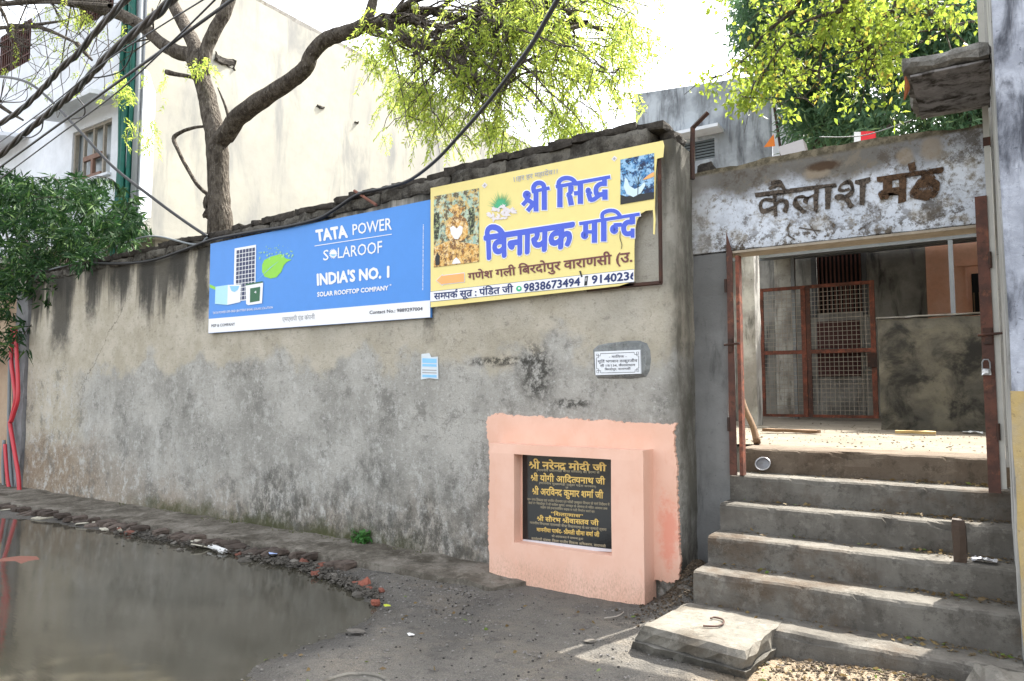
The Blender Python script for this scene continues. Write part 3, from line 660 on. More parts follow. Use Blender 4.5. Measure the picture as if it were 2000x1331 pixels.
poly('arrow', Z2([(82,1097),(134,1046),(134,1056),(296,1036),(298,1110),(134,1128),(134,1138)]), pb, PINK_, t2, 2*e)
poly('arrow', Z2([(88,1097),(131,1055),(131,1062),(292,1042),(294,1106),(131,1123),(131,1130)]), pb, OR_, t2, 3*e)
for cx, cy in ((445,390),(1408,192)):
    poly('corner_ornament', Z2([(cx-22,cy+4),(cx,cy-22),(cx+22,cy-4),(cx,cy+22)]), pb, PINK_, t2, 2*e); poly('corner_ornament', Z2([(cx-10,cy+2),(cx,cy-10),(cx+10,cy-2),(cx,cy+10)]), pb, GR_, t2, 3*e)
# devotional picture: plain generic garlanded figure in the same colours
def print_noise(name, cols, scale, seed=0):
    g = G(name); n = g.noise(scale, 6, .75, g.map(1,1,1,(seed,0,seed))); c = cols[0]
    for k, cc in enumerate(cols[1:]): c = g.mix(g.r(g.noise(scale*(1+.35*k), 6, .75, g.map(1,1,1,(seed+k*3.1,0,k*1.7))), .49, .56), c, cc)
    return g.done(c, .45)
P1 = print_noise('devotional_picture_print', [(.42,.55,.42),(.55,.60,.45),(.30,.45,.38),(.60,.42,.15),(.12,.10,.06)], 9, 2)
P1b = print_noise('golden_picture_print', [(.75,.50,.18),(.80,.62,.35),(.60,.30,.06),(.20,.10,.04)], 16, 5)
P2 = print_noise('night_picture_print', [(.03,.10,.25),(.10,.30,.55),(.02,.03,.07),(.30,.50,.70)], 8, 9)
poly('picture', Z2([(68,472),(403,410),(403,958),(68,1000)]), pb, P1, t2, 2*e)
poly('picture', Z2([(68,850),(180,800),(300,815),(403,830),(403,957),(68,999)]), pb, P1b, t2, 3*e)
poly('picture', Z2([(160,700),(175,650),(220,610),(170,570),(200,560),(235,525),(265,555),(305,550),(265,605),(310,640),(325,700),(320,760),(290,800),(240,812),(190,800),(155,750)]), pb, P1b, t2, 4*e)
poly('picture', Z2([(190,705),(215,690),(240,712),(262,688),(285,700),(280,745),(250,790),(225,790),(198,750)]), pb, WH_, t2, 5*e)
for (x0, y0) in ((85,640),(345,600)): poly('picture', Z2([(x0-15,y0-40),(x0+20,y0-50),(x0+28,y0+40),(x0+15,y0+150),(x0-10,y0+160),(x0-18,y0+60)]), pb, print_noise('dark_figure_print', [(.06,.07,.04),(.35,.40,.22),(.02,.02,.02)], 30, x0), t2, 4*e)
poly('picture', Z2([(205,975),(215,945),(237,925),(258,945),(270,968)]), pb, WH_, t2, 5*e)
poly('picture', Z2([(80,930),(95,890),(115,915),(112,980),(85,985)]), pb, BLK, t2, 5*e)
poly('night_picture', Z2([(1453,200),(1703,150),(1703,490),(1453,533)]), pb, P2, t2, 2*e)
poly('night_picture', Z2([(1453,460),(1500,475),(1570,455),(1640,450),(1703,440),(1703,490),(1453,533)]), pb, BLK, t2, 3*e)
poly('night_picture', Z2([(1490,330),(1478,400),(1500,455),(1550,478),(1605,450),(1640,390),(1632,365),(1600,400),(1560,418),(1522,395),(1508,350)]), pb, PALE, t2, 4*e)
poly('night_picture', Z2([(1703,290),(1660,315),(1618,350),(1650,345),(1703,325)]), pb, OR_, t2, 4*e)
mb = MB()
for a, b, w_ in (((1580,470),(1584,330),5),((1584,400),(1556,330),3),((1584,380),(1622,310),3),((1582,350),(1600,290),3),((1582,350),(1560,280),2)):
    V, Fc = ribbon([a, b], w_); mb.add([AY(*Z2([(p[0],p[1])])[0], YB-5*e) for p in V], Fc)
mb.build('night_picture', BLK, t2)
mb = MB(); random.seed(5)
for k in range(34):
    a = R(12+156*k/33); L = random.uniform(95,145); b0 = (560,560); tip = (b0[0]+L*math.cos(a)*.72, b0[1]-L*math.sin(a)-8*math.cos(a)); n = (math.sin(a)*4, math.cos(a)*4)
    mb.add([AY(*p, YB-(2+k*.02)*e) for p in Z2([(b0[0]-n[0],b0[1]-n[1]), tip, (b0[0]+n[0],b0[1]+n[1])])], [(0,1,2)])
mb.build('grass_picture', GRE, t2)
mb = MB()
for k in range(46):
    a = random.random()*6.28; rr = random.random()**.5; cx, cy = 565+rr*108*math.cos(a), 595+rr*52*math.sin(a)-.16*rr*108*math.cos(a); an = random.random()*3.14
    mb.add([AY(*p, YB-(3+k*.02)*e) for p in Z2([(cx+22*math.cos(an),cy+22*math.sin(an)),(cx-9*math.sin(an),cy+9*math.cos(an)),(cx-22*math.cos(an),cy-22*math.sin(an)),(cx+9*math.sin(an),cy-9*math.cos(an))])], [(0,1,2,3)])
mb.build('flower_picture', PINK_, t2)
mb = MB(); V, Fc = ribbon(bez([(1450,730),(1448,780),(1462,830),(1458,860)],3), 5); mb.add([AY(*Z2([(p[0],p[1])])[0], YB-4*e) for p in V], Fc); V, Fc = ribbon([(1150,1025),(1157,1045),(1165,1070)], 12); mb.add([AY(*Z2([(p[0],p[1])])[0], YB-4*e) for p in V], Fc)
mb.build('tear', BLK, t2)

# ---- small things on the wall
Zp = zoomer(1140, 650, 13.307); t3 = thing('marble_plaque', (-2.55,-.02,1.75), 'small white marble plaque with Hindi writing set in cement above the peach shrine box', 'plaque')
V, Fc = roughbox(.62,.05,.40,(14,2,9),.014,4,.012); c_ = AY(*Zp([(950,770)])[0], 0); CEM = make_concrete('fresh_grey_cement', (.17,.18,.18), (.25,.26,.255), (.10,.10,.09), .6, 4)
def collar(px, Y, th, mat, parent, name='cement_collar'):
    P = [AY(x, y, Y) for x, y in px]; c = sum(P)/len(P); n = len(P); v = [tuple(c)]+[tuple(c+(p-c)*.86) for p in P]+[(p[0], Y+th, p[2]) for p in P]
    return mobj(name, v, [(0, 1+i, 1+(i+1)%n) for i in range(n)]+[(1+i, 1+n+i, 1+n+(i+1)%n, 1+(i+1)%n) for i in range(n)], mat, parent)
collar(Zp([(170,420),(300,310),(600,240),(900,215),(1150,185),(1450,190),(1640,270),(1720,450),(1740,700),(1690,1000),(1600,1150),(1200,1210),(700,1215),(300,1220),(215,1100),(190,800)]), -.025, .03, CEM, t3)
YP = -.045; board('marble_slab', Zp([(283,497),(1466,447),(1482,1068),(308,1108)]), YP, .03, flat('white_marble', (.74,.77,.80), .3), t3)
pp = pyl(YP)
def T3(s, q): return text('lettering', s, *Zp(q), pp, DK_, t3, .004, lift=e)
T3('- मािलक -', [(655,604),(1125,592),(655,660),(1125,645)]); T3('मूित^ भगवान ठाकुरजीव', [(365,725),(1395,697),(370,785),(1395,760)])
T3('सी 19/134, कैलाशधाम', [(430,838),(1340,815),(430,892),(1340,868)]); T3('िबरदोपुर, वाराणसी', [(550,935),(1220,915),(550,985),(1220,965)])
mb = MB()
for pts in ([(435,548),(1310,512)], [(1430,610),(1432,925)], [(450,1048),(1330,1028)], [(330,665),(335,940)],
            [(435,548),(435,605),(330,600),(330,560),(385,560),(385,655),(330,655)], [(1315,512),(1318,570),(1430,560),(1425,505),(1375,505),(1380,605),(1430,605)],
            [(1432,925),(1380,925),(1385,1020),(1435,1018),(1430,965),(1335,970),(1335,1028)], [(335,940),(390,945),(390,1050),(340,1045),(340,985),(440,990),(440,1048)]):
    V, Fc = ribbon(pts, 12); mb.add([AY(*Zp([(p[0],p[1])])[0], YP-e) for p in V], Fc)
mb.build('engraved_border', DK_, t3)
t4 = thing('poster', (-4.75,-.01,1.8), 'small torn blue and white handbill pasted below the join of the two boards', 'poster')
board('paper', [(823,692),(838,690),(842,698),(855,697),(856,741),(838,739),(822,742)], -.022, .004, flat('poster_paper', (.66,.72,.76), .6), t4)
for y0, y1, m_ in ((700,709,LB_),(711,716,LB_),(722,724,GR_),(727,729,GR_),(732,737,LB_)): poly('printed_band', [(825,y0),(853,y0+1),(853,y1+1),(825,y1)], pyl(-.022), m_, t4, .0015)

# ---- peach foundation-stone box
t5 = thing('foundation_stone_box', (-2.97,-.1,0), 'peach painted masonry box framing a black inscribed foundation stone', 'monument')
D = .235; xl, xr = -3.69, -2.243
Zk = zoomer(940, 800, 3.4125)
rx0, rz1 = AY(*Zk([(218,298)])[0], -D)[0], AY(*Zk([(218,298)])[0], -D)[2]; rx1 = AY(*Zk([(866,600)])[0], -D)[0]; rz0 = AY(*Zk([(218,880)])[0], -D)[2]-.01
ztop = 1.165; rz1b = AY(*Zk([(866,330)])[0], -D)[2]
def frame_block(name, xo0, xo1, zo0, zo1, xi0, xi1, zi0, zi1, y0, y1, mat, parent):
    """one masonry block with a rectangular niche"""
    def seg(a, b): return list(np.linspace(a, b, max(2, int(abs(b-a)/.05)))[:-1])
    xs_ = seg(xo0, xi0)+seg(xi0, xi1)+seg(xi1, xo1)+[xo1]; zs_ = seg(zo0, zi0)+seg(zi0, zi1)+seg(zi1, zo1)+[zo1]; v = []; f = []; nx = len(xs_); nzz = len(zs_)
    for layer, yy in enumerate((y0, y1)):
        for x in xs_:
            for z in zs_:
                rd = .010 if (x in (xo0, xo1)) or z == zo1 else 0
                v.append((x+.004*nz(z, 3, x, 2), yy+(.005*nz(x, 0, z, 1.8)+rd*.6 if layer == 0 else 0), z+.004*nz(x, 5, z, 2)))
    N = nx*nzz
    def solid(i, j): return not (xs_[i] >= xi0-1e-6 and xs_[i+1] <= xi1+1e-6 and zs_[j] >= zi0-1e-6 and zs_[j+1] <= zi1+1e-6)
    for i in range(nx-1):
        for j in range(nzz-1):
            if not solid(i, j): continue
            a = i*nzz+j; f.append((a, a+nzz, a+nzz+1, a+1))
            for (di, dj, p, q) in ((-1,0,a,a+1),(1,0,a+nzz+1,a+nzz),(0,-1,a+nzz,a),(0,1,a+1,a+nzz+1)):
                ii, jj = i+di, j+dj
                if ii < 0 or ii >= nx-1 or jj < 0 or jj >= nzz-1 or not solid(ii, jj): f.append((p, q, q+N, p+N))
    return mobj(name, v, f, mat, parent)
frame_block('box_frame', xl, xr, -.12, ztop, rx0, rx1, rz0, rz1, -D, 0, PEACH, t5)
YK = -.125
mb = MB(); mb.box(rx0+.0, rx1+.0, YK+.004, -.03, rz0, rz1); mb.build('recess_back', PEACH, t5)
kq = Zk([(275,302),(868,332),(868,936),(276,868)])
board('black_stone', [kq[0],kq[1],kq[2],kq[3]], YK, .02, flat('polished_black_granite', (.012,.013,.014), .12, .2, .6), t5)
WP_ = flat('white_mortar', (.62,.60,.62), .9)
board('mortar_bed', Zk([(276,866),(868,934),(868,950),(600,935),(420,905),(276,885)]), YK-.012, .02, WP_, t5)
pk = pyl(YK); GO = flat('gold_paint', (.74,.50,.14), .4, .1, .5); GO2 = flat('faint_gold_paint', (.42,.36,.24), .5, .2)
def T5(s, q, bold=.02, m=None): return text('lettering', s, *Zk(q), pk, m or GO, t5, bold, lift=e)
T5('@ी नरे{नद_ मोदी जी', [(318,347),(832,372),(318,393),(832,411)], .03)
T5('@ी योगी आिद{तयनाथ जी', [(330,437),(825,462),(330,475),(825,500)], .024)
T5('@ी अरिव{नद कुमार शमा^ जी', [(340,526),(813,553),(340,566),(813,593)], .024)
T5('“िशला{नयास”', [(465,684),(680,703),(465,706),(680,721)], .016)
T5('@ी सौरभ @ीवा{सतव जी', [(372,714),(783,744),(372,741),(783,774)], .024)
T5('माननीया पाष^द- @ीमती सीमा वमा^ जी', [(370,790),(787,823),(370,812),(787,850)], .022)
for s_, q in (('(माननीय @धानमंत_ी भारत सरकार) की पे_रणा से', [(370,398),(788,415),(370,411),(788,428)]), ('(माननीय मु{खयमंत_ी उत्तर पद_ेश सरकार)', [(385,484),(768,510),(385,496),(768,522)]), ('एवं', [(562,516),(580,517),(562,526),(580,527)]),
    ('मा॰ नगर िवकास एवं नगरीय रोजगार एवं गरीबी उ{नमूलन िवभाग के माग^ िनद^ेशन में', [(308,592),(855,628),(308,606),(855,643)]), ('वाड^ नं॰ िबरदोपुर में @ी सतीश कुमार अगस्त के आवास से मंिदर आवास तक', [(315,616),(842,656),(315,629),(842,669)]), ('सड़क एवं इ{नटरलािकंग सड़क व गली िनमा^ण काय^ का', [(395,645),(755,676),(395,658),(755,689)]),
    ('माननीय िवधायक वाराणसी कै{नट िवधानसभा के कर कमलों द्वारा', [(325,748),(835,795),(325,762),(835,810)]), ('की अध{यकषता में स{मप{नन हुआ', [(470,838),(680,858),(470,850),(680,870)]), ('काय^दायी संस{था: िजला नगरीय िवकास अिभकरण, वाराणसी', [(335,853),(830,905),(335,868),(830,920)])):
    T5(s_, q, .012, GO2)
# painted patch on the wall with brushed edge
bp = [(35,75),(40,50),(90,32),(150,30)]+[(150+k*26, 34+k*1.6+random.uniform(-6,6)) for k in range(1, 44)]+[(1298,90),(1290,120),(1275,150),(1290,180),(1282,240),(1290,300),(1305,380),(1298,450),(1305,600),(1312,800),(1325,1020),(1315,1130),(1280,1160),(1180,1140),(1100,1150),(600,1150),(60,1120),(45,800),(55,400),(50,230),(42,190),(34,120)]
pz = []
random.seed(11)
for i in range(len(bp)):
    a, b = np.array(bp[i]), np.array(bp[(i+1) % len(bp)]); n = max(1, int(np.linalg.norm(b-a)/9))
    for k in range(n):
        q = a+(b-a)*k/n; pz.append((q[0]+random.uniform(-6,6), q[1]+random.uniform(-8,8)))
P = [AY(*p, -.034) for p in Zk(pz)]; n = len(P)
mobj('painted_backing', [tuple(p) for p in P]+[(p[0], .005, p[2]) for p in P], [tuple(range(n))]+[(i, i+n, (i+1)%n+n, (i+1)%n) for i in range(n)], PEACH, t5)

# ------------------------------------------------------------------ gate: jamb, beam, posts
gate = thing('gateway', (-1.0,.5,0), 'white stained concrete gate beam with faded Hindi lettering over the steps', 'gateway')
rbox('jamb', -2.35, -1.765, .42, .62, .15, 2.772, stucco('grey_jamb_render', (.20,.20,.195), (.14,.14,.135), (.05,.05,.048), .4, 1.6, .4, .5), gate, .006, 2, .006, .12)
V, Fc = roughbox(2.40, .20, .705, (46,4,14), .004, 9, .008)
def bump_top(V, c):
    out = []
    for p in V:
        q = p+Vector(c)
        if q.z > 3.4: q.z += .035*math.sin((q.x+2.05)/2.1*math.pi)+.02*nz(q.x, 3, 0, 4)
        out.append(q)
    return out
mobj('beam', bump_top(V, (-1.145, .52, 3.127)), Fc, BEAM, gate)
mb = MB(); mb.box(-1.762, .045, .405, .62, 2.752, 2.771); mb.build('soffit_board', flat('bleached_timber', (.42,.36,.28), .9, .5), gate)
Z3 = zoomer(1200, 0, 2.4975); pg = pyl(.411)
def make_stain(name, c, lo=.44, hi=.56, scale=20):
    g = G(name); n = g.add(g.mul(g.noise(scale, 9, .8), .6), g.mul(g.noise(scale*.35, 9, .75), .4)); m = g.m; t = g.t
    g.done(g.mix(g.r(g.noise(50, 4, .7), .4, .6), c, tuple(x*1.9 for x in c)), .9)
    tr = t.nodes.new('ShaderNodeBsdfTransparent'); ms = t.nodes.new('ShaderNodeMixShader'); out = t.nodes['Material Output']
    g.put(ms.inputs[0], g.r(n, lo-.08, hi-.06)); t.links.new(tr.outputs[0], ms.inputs[1]); t.links.new(g.b.outputs[0], ms.inputs[2]); t.links.new(ms.outputs[0], out.inputs[0]); return m
STL = make_stain('faded_black_lettering', (.06,.048,.038), .485, .60, 26); STB = make_stain('burnt_brown_stain', (.055,.032,.018), .46, .57, 26)
text('lettering', 'कैलाश', *Z3([(690,945),(1242,872),(700,1062),(1240,1000)]), pg, STL, gate, .012, wob=.022)
text('lettering', 'मठ', *Z3([(1285,872),(1595,822),(1290,1010),(1590,958)]), pg, STB, gate, .03, wob=.03)
poly('stain', Z3(disc(1525,918,62,24,ry=58)), pg, STB, gate, .003)
poly('stain', Z3([(1500,830),(1540,825),(1570,870),(1500,880)]), pg, STB, gate, .0045)
poly('stain', Z3([(1430,800),(1465,790),(1475,830),(1440,845)]), pg, STB, gate, .003)
mb = MB(); 
for pts, w_ in (([(860,1090),(845,1110),(850,1150),(880,1172)],10), ([(900,1112),(1020,1130)],7), ([(950,1095),(990,1150)],6), ([(1190,1125),(1250,1085)],9), ([(1060,1095),(1075,1105)],20)):
    V, Fc = ribbon(pts, w_); mb.add([AY(*Z3([(p[0],p[1])])[0], .410-.001*w_/10) for p in V], Fc)
mb.build('lettering', STL, gate)
# steel posts
def post(x0, x1, Y, z0, z1, label, side):
    t = thing('gate_post', ((x0+x1)/2, Y, z0), label, 'gate post')
    mb = MB(); P = [(x0,Y,z0),(x1,Y,z0),(x1,Y,z1-.17 if side > 0 else z1),(x0+.012,Y,z1)] if side > 0 else [(x0,Y,z0),(x1,Y,z0),(x1,Y,z1),(x0,Y,z1)]
    mb.add(P+[(p[0],p[1]+.012,p[2]) for p in P], [(0,1,2,3),(7,6,5,4),(0,4,5,1),(1,5,6,2),(2,6,7,3),(3,7,4,0)]); mb.build('face_flange', RUST, t)
    xa = x1+.018 if side > 0 else x1-.012
    mb = MB(); mb.box(xa, xa+.028 if side > 0 else xa+.01, Y+.02, Y+.10, z0, z1-.2); mb.build('side_flange', RUSTR if side > 0 else RUST, t)
    mb = MB(); zc = 2.0; mb.tube([(x0-.02,Y-.015,zc),(x1+.05,Y-.015,zc+.01)], .009, 8); mb.box(x0+.01,x1-.01,Y-.012,Y-.002,zc-.06,zc+.05); mb.build('bolt_latch', RUSTD, t)
    for z in (z0+.35, z1-.5):
        mb = MB(); mb.tube([((x0 if side > 0 else x1), Y-.004, z), ((x0 if side > 0 else x1), Y-.004, z+.11)], .011, 8); mb.build('hinge', RUSTD, t)
    return t
post(-1.765, -1.708, .385, .955, 2.93, 'rusty steel gate post with pointed top at the left of the steps', 1)
post(-.035, .035, .36, .95, 2.955, 'broad rust-red steel gate post at the right of the steps beside the white wall', -1)
t = thing('padlock', (-.055,.34,1.72), 'small steel padlock hanging on the right gate post', 'padlock')
c_ = AY(1926, 712, .335); mb = MB(); mb.tube([c_+np.array((-.022,0,-.03)), c_+np.array((-.022,0,.012)), c_+np.array((-.012,0,.032)), c_+np.array((.012,0,.032)), c_+np.array((.022,0,.012)), c_+np.array((.022,0,-.03))], .005, 6); mb.build('shackle', STEEL, t)
V, Fc = roughbox(.062,.022,.055,(3,1,3),.0,0,.006); mobj('lock_body', [p+Vector(c_)+Vector((0,0,-.05)) for p in V], Fc, flat('bright_steel', (.55,.56,.57), .3, .1, .5, .8), t)

# iron rod on the wall end
t = thing('iron_rod', (-2.0,.3,3.5), 'bent rusty angle-iron rod standing on the wall end beside the gate beam', 'rod')
mb = MB(); a, b, c2 = AY(1352,305,.3), AY(1353,248,.3), AY(1383,220,.3)
mb.tube([a-np.array((0,0,.2)), a, b], .021, 4); mb.build('upright', RUSTD, t); mb = MB(); mb.tube([b-np.array((0,0,.01)), c2], .021, 4); mb.build('bent_arm', RUSTD, t)
V, Fc = roughbox(.14,.22,.34,(4,5,6),.03,12,.02); tag(mobj('broken_brick_stub', V, Fc, COPE, loc=(-1.99,.66,3.44)), 'crumbling dark brick stub between the wall end and the gate beam', 'brick stub')

# ------------------------------------------------------------------ steps
stairs = thing('staircase', (-.85,0,0), 'six worn grey concrete steps leading up through the gateway', 'steps')
fr = [(.42,.955,.762,1.05),(.15,.760,.567,.75),(-.15,.565,.372,.45),(-.47,.370,.162,.15),(-.79,.160,-.12,-.17)]
STEPM = make_concrete('worn_step_concrete', (.092,.084,.072), (.15,.14,.122), (.075,.052,.034), .5, 1.9)
def worn_step(name, x0, x1, y0, y1, z0, z1, mat, parent, seed):
    """block with a chipped front nosing"""
    nx = 70; prof = [(y1,z1),(y0+.16,z1),(y0+.06,z1),(y0+.022,z1-.002),(y0+.005,z1-.014),(y0,z1-.035),(y0,(z0+z1)/2),(y0,z0)]
    v = []; f = []; m = len(prof)
    for i in range(nx+1):
        x = x0+(x1-x0)*i/nx; chip = max(0, nz(x, seed*5, 0, 2.3)-.15)*.13+max(0, nz(x, seed*3+7, 0, 9)-.15)*.07
        for k, (y, z) in enumerate(prof):
            dy = dz = 0
            if k in (3,4,5): dy = chip*(.8 if k == 4 else .5); dz = -chip*(.9 if k == 4 else .35)
            dz += .005*nz(x, y, seed, 3)+(.003*nz(x, y, seed, 14) if k < 6 else 0); dy += .006*nz(x, z, seed+4, 2.5)+.003*nz(x, z, seed+9, 11)
            v.append((x, y+dy, z+dz))
    for i in range(nx):
        for k in range(m-1): a = i*m+k; f.append((a, a+1, a+m+1, a+m))
    f.append(tuple(range(m-1,-1,-1))); f.append(tuple(nx*m+k for k in range(m)))
    return mobj(name, v, f, mat, parent)
for k, (y, z1, z0, y1) in enumerate(fr):
    worn_step('step', -1.775+(.0 if k < 4 else .02), .09, y, y1, z0-.03, z1, STEPM, stairs, k+1)
worn_step('top_step', -1.775, .09, .735, 1.2, .93, 1.15, make_concrete('brown_dusty_concrete', (.105,.08,.058), (.15,.12,.09), (.07,.048,.032), .5, 2), stairs, 9)
# courtyard floor
v = []; f = []; xs = np.linspace(-6, 1.5, 60); ys = np.linspace(1.19, 13, 80)
for y in ys:
    for x in xs: v.append((x, y, 1.147+.006*nz(x,y,0,2)+.004*nz(x,y,1,7)))
for j in range(79):
    for i in range(59): a = j*60+i; f.append((a, a+1, a+61, a+60))
g = G('dusty_sand_floor'); n1 = g.noise(1.5, 8, .7); n2 = g.noise(9, 7, .75)
c = g.mix(g.r(n1, .35, .65), (.14,.118,.088), (.215,.185,.14)); c = g.mix(g.mul(g.r(g.noise(3, 8, .75), .52, .64), .75), c, (.13,.11,.085)); c = g.mix(g.mul(g.r(n2, .6, .68), .7), c, (.06,.05,.04)); g.bump(n2, .6, .015)
tag(mobj('courtyard_floor', v, f, g.done(c, .95)), kind='structure', label='dusty sunlit courtyard floor behind the gateway')
mb = MB(); mb.box(-6, 1.5, 1.3, 13, .0, 1.12); tag(mb.build('courtyard_terrace', CONC), kind='structure')

# slab at the foot of the steps
def loft(name, rings, mat, parent=None, capb=False):
    n = len(rings[0]); v = [tuple(p) for r_ in rings for p in r_]; f = [tuple(range(n))]
    for k in range(len(rings)-1):
        for i in range(n): f.append((k*n+i, (k+1)*n+i, (k+1)*n+(i+1)%n, k*n+(i+1)%n))
    return mobj(name, v, f, mat, parent)
def ringpx(px, z, sub=8, jit=.006, seed=0):
    P = [AZ(x, y, z) for x, y in px]; out = []
    for i in range(len(P)):
        for k in range(sub): q = P[i]+(P[(i+1)%len(P)]-P[i])*k/sub; out.append(q+np.array((jit*nz(q[0],q[1],seed,9), jit*nz(q[1],q[0],seed+3,9), .3*jit*nz(q[0],q[1],seed+5,12))))
    return out
slab = thing('concrete_slab', (-1.5,-.9,0), 'thick pale concrete block lying on the ground at the foot of the steps', 'slab')
SLABM = make_concrete('pale_cement_block', (.14,.13,.112), (.21,.195,.165), (.08,.066,.05), .5, 2.4)
tr_ = [(1255,1222),(1350,1178),(1532,1214),(1456,1272)]
r0 = ringpx(tr_, .165, 12, .022, 1); r1 = ringpx([(1247,1231),(1348,1176),(1538,1218),(1458,1290)], .13, 12, .026, 2); r2 = ringpx([(1236,1248),(1348,1180),(1545,1236),(1455,1308)], .065, 12, .028, 3)
inner = [sum(r0)/len(r0)+(p-sum(r0)/len(r0))*.55 for p in r0]
loft('upper_block', [inner, r0, r1, r2], SLABM, slab)
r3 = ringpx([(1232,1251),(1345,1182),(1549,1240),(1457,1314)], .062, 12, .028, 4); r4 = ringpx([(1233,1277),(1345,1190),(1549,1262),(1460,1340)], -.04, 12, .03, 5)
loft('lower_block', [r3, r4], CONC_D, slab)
t = thing('wire_scrap', (-1.5,-.9,.17), 'curled piece of dark wire lying on the pale concrete block', 'wire')
zc = zoomer(1230, 850, 2.5974); mb = MB(); mb.tube([AZ(*p, .176) for p in bez(zc([(372,968),(440,970),(475,955),(470,935),(430,925),(410,930)]), 4)], .006, 5); mb.build('wire_loop', RUSTD, t)

# stub, lid, papers, sticks, planks and litter
tag(rbox('wooden_stub', -.235, -.155, -.13, -.05, .55, .83, flat('dark_greasy_wood', (.075,.05,.035), .7, .5), None, .005, 3, .006, .04), 'short dark wooden post stub standing on the third step at the right', 'post stub')
FOIL = flat('silver_foil', (.45,.45,.47), .3, .3, .5, .5)
def crumple(name, c, sx, sy, h, mat, label, cat, seed, n=9):
    v = []; f = []
    for j in range(n):
        for i in range(n):
            x, y = (i/(n-1)-.5), (j/(n-1)-.5); v.append((c[0]+sx*x+.1*sx*nz(x,y,seed,4), c[1]+sy*y, c[2]+h*(.6+nz(x, y, seed, 5)+.5*nz(x,y,seed+2,11))))
    for j in range(n-1):
        for i in range(n-1): a = j*n+i; f.append((a,a+1,a+n+1,a+n))
    return tag(mobj(name, v, f, mat), label, cat)
crumple('foil_wrapper', (-.07,-.05,.578), .13, .09, .018, FOIL, 'crumpled silver foil wrapper beside the wooden stub', 'wrapper', 4)
t = thing('tin_lid', (-1.60,.64,.96), 'round dirty tin lid leaning on the riser at the left of the upper step', 'lid')
c_ = AY(1490, 907, .66); mb = MB()
rr_ = .058; A = Vector((1,0,0)); B = Vector((0,.55,.83)); N_ = A.cross(B)
vs = [Vector(c_)]+[Vector(c_)+(A*math.cos(k*math.pi/12)+B*math.sin(k*math.pi/12))*rr_*.86+N_*-.004 for k in range(24)]+[Vector(c_)+(A*math.cos(k*math.pi/12)+B*math.sin(k*math.pi/12))*rr_+N_*.008 for k in range(24)]
mb.add(vs, [(0,1+k,1+(k+1)%24) for k in range(24)]+[(1+k,25+k,25+(k+1)%24,1+(k+1)%24) for k in range(24)]); mb.build('disc', STEEL, t)
mb = MB(); mb.tube([vs[25+k] for k in range(24)]+[vs[25]], .005, 5); mb.build('rim', FOIL, t)
PAP = flat('paper_litter', (.62,.62,.66), .7, .3); LIL = flat('lilac_wrapper', (.40,.33,.50), .6, .3)
crumple('paper_scrap', AZ(1865,934,.962), .10, .08, .010, PAP, 'folded pale paper scrap on the right of the upper step', 'paper', 7)
crumple('straw_wrapper', AZ(1868,926,.966), .14, .012, .010, PAP, 'thin white paper straw wrapper above the folded scrap on the upper step', 'wrapper', 9)
crumple('plastic_wrapper', AZ(1752,929,.962), .07, .05, .006, LIL, 'small lilac plastic wrapper in the middle of the upper step', 'wrapper', 8)
crumple('plastic_scrap', AZ(1900,846,1.155), .20, .20, .02, WHITEPL, 'white plastic scrap on the courtyard floor in front of the parapet', 'scrap', 5)
def plank(c, L, W_, H_, rz, mat, label, seed):
    V, Fc = roughbox(L, W_, H_, (8,2,1), .008, seed, .003); o = mobj('plank', V, Fc, mat, loc=c); o.rotation_euler = (0,0,rz); return tag(o, label, 'plank')
plank(AZ(1788,848,1.16)+np.array((0,0,.02)), .40, .12, .035, .05, WOODY, 'raw yellow board lying before the parapet wall', 1)
plank(AZ(1545,845,1.16)+np.array((0,0,.02)), .62, .16, .04, -.1, WOODS, 'brown weathered board lying before the mesh gate', 2)
plank(AZ(1490,838,1.16)+np.array((0,0,.012)), .35, .10, .02, .5, CONC_D, 'black charred board scrap at the left pillar foot', 3)
t = thing('stick', (-1.75,1.2,1.15), 'rough wooden stick leaning inside the left gate post', 'stick')
mb = MB(); a = np.array(AZ(1479,866,1.165)); b = AX(1447,768,-1.80); b = AY(1446,765,a[1]+.25); pts = [a, a+(b-a)*.3+np.array((.01,0,.0)), a+(b-a)*.65+np.array((-.008,0,0)), b]; mb.tube(bez(pts,4), interp([.034,.03,.028,.022], 13), 8); mb.build('shaft', WOODS, t, True)

# ------------------------------------------------------------------ right-hand house wall, canopy, drain pipe
rw = thing('right_house', (.6,-.3,0), 'grey and blue-white mouldy house wall at the right edge of the gateway', 'house')
rbox('side_wall', .085, .32, -.60, .50, -.1, 9, RWALL, rw, .006, 4, .004, .3)
rbox('front_wall', .095, 4.5, -.62, -.598, 1.62, 9, RFACE, rw, .006, 5, .002, .3)
rbox('yellow_dado', .092, 4.5, -.628, -.599, -.1, 1.62, YELW, rw, .008, 6, .002, .15)
rbox('rear_wall', .07, .35, .63, .8, 1.1, 9, RWALL, rw, .006, 7, .003, .3)
rbox('rear_wall', .95, 1.2, .65, 12.5, 1.1, 4.2, INW, rw, .006, 17, .003, .4)
can = thing('canopy', (-.15,0,3.6), 'weathered concrete rain canopy sticking out above the gate beam', 'canopy')
rbox('canopy_slab', -.385, .084, -.47, .47, 3.602, 3.70, make_concrete('mouldy_canopy_cement', (.15,.145,.13), (.27,.26,.24), (.05,.045,.04), .8, 4), can, .018, 3, .012, .06)
CPM = stucco('flaking_canopy_paint', (.30,.29,.29), (.20,.19,.19), (.03,.026,.022), .47, 5, .8, .6, False)
rbox('painted_soffit', -.34, .083, -.42, .42, 3.578, 3.598, CPM, can, .006, 2, .004, .06)
t = thing('drain_pipe', (.0,.66,3), 'thin cream drain pipe running down between the gate beam and right house wall', 'pipe')
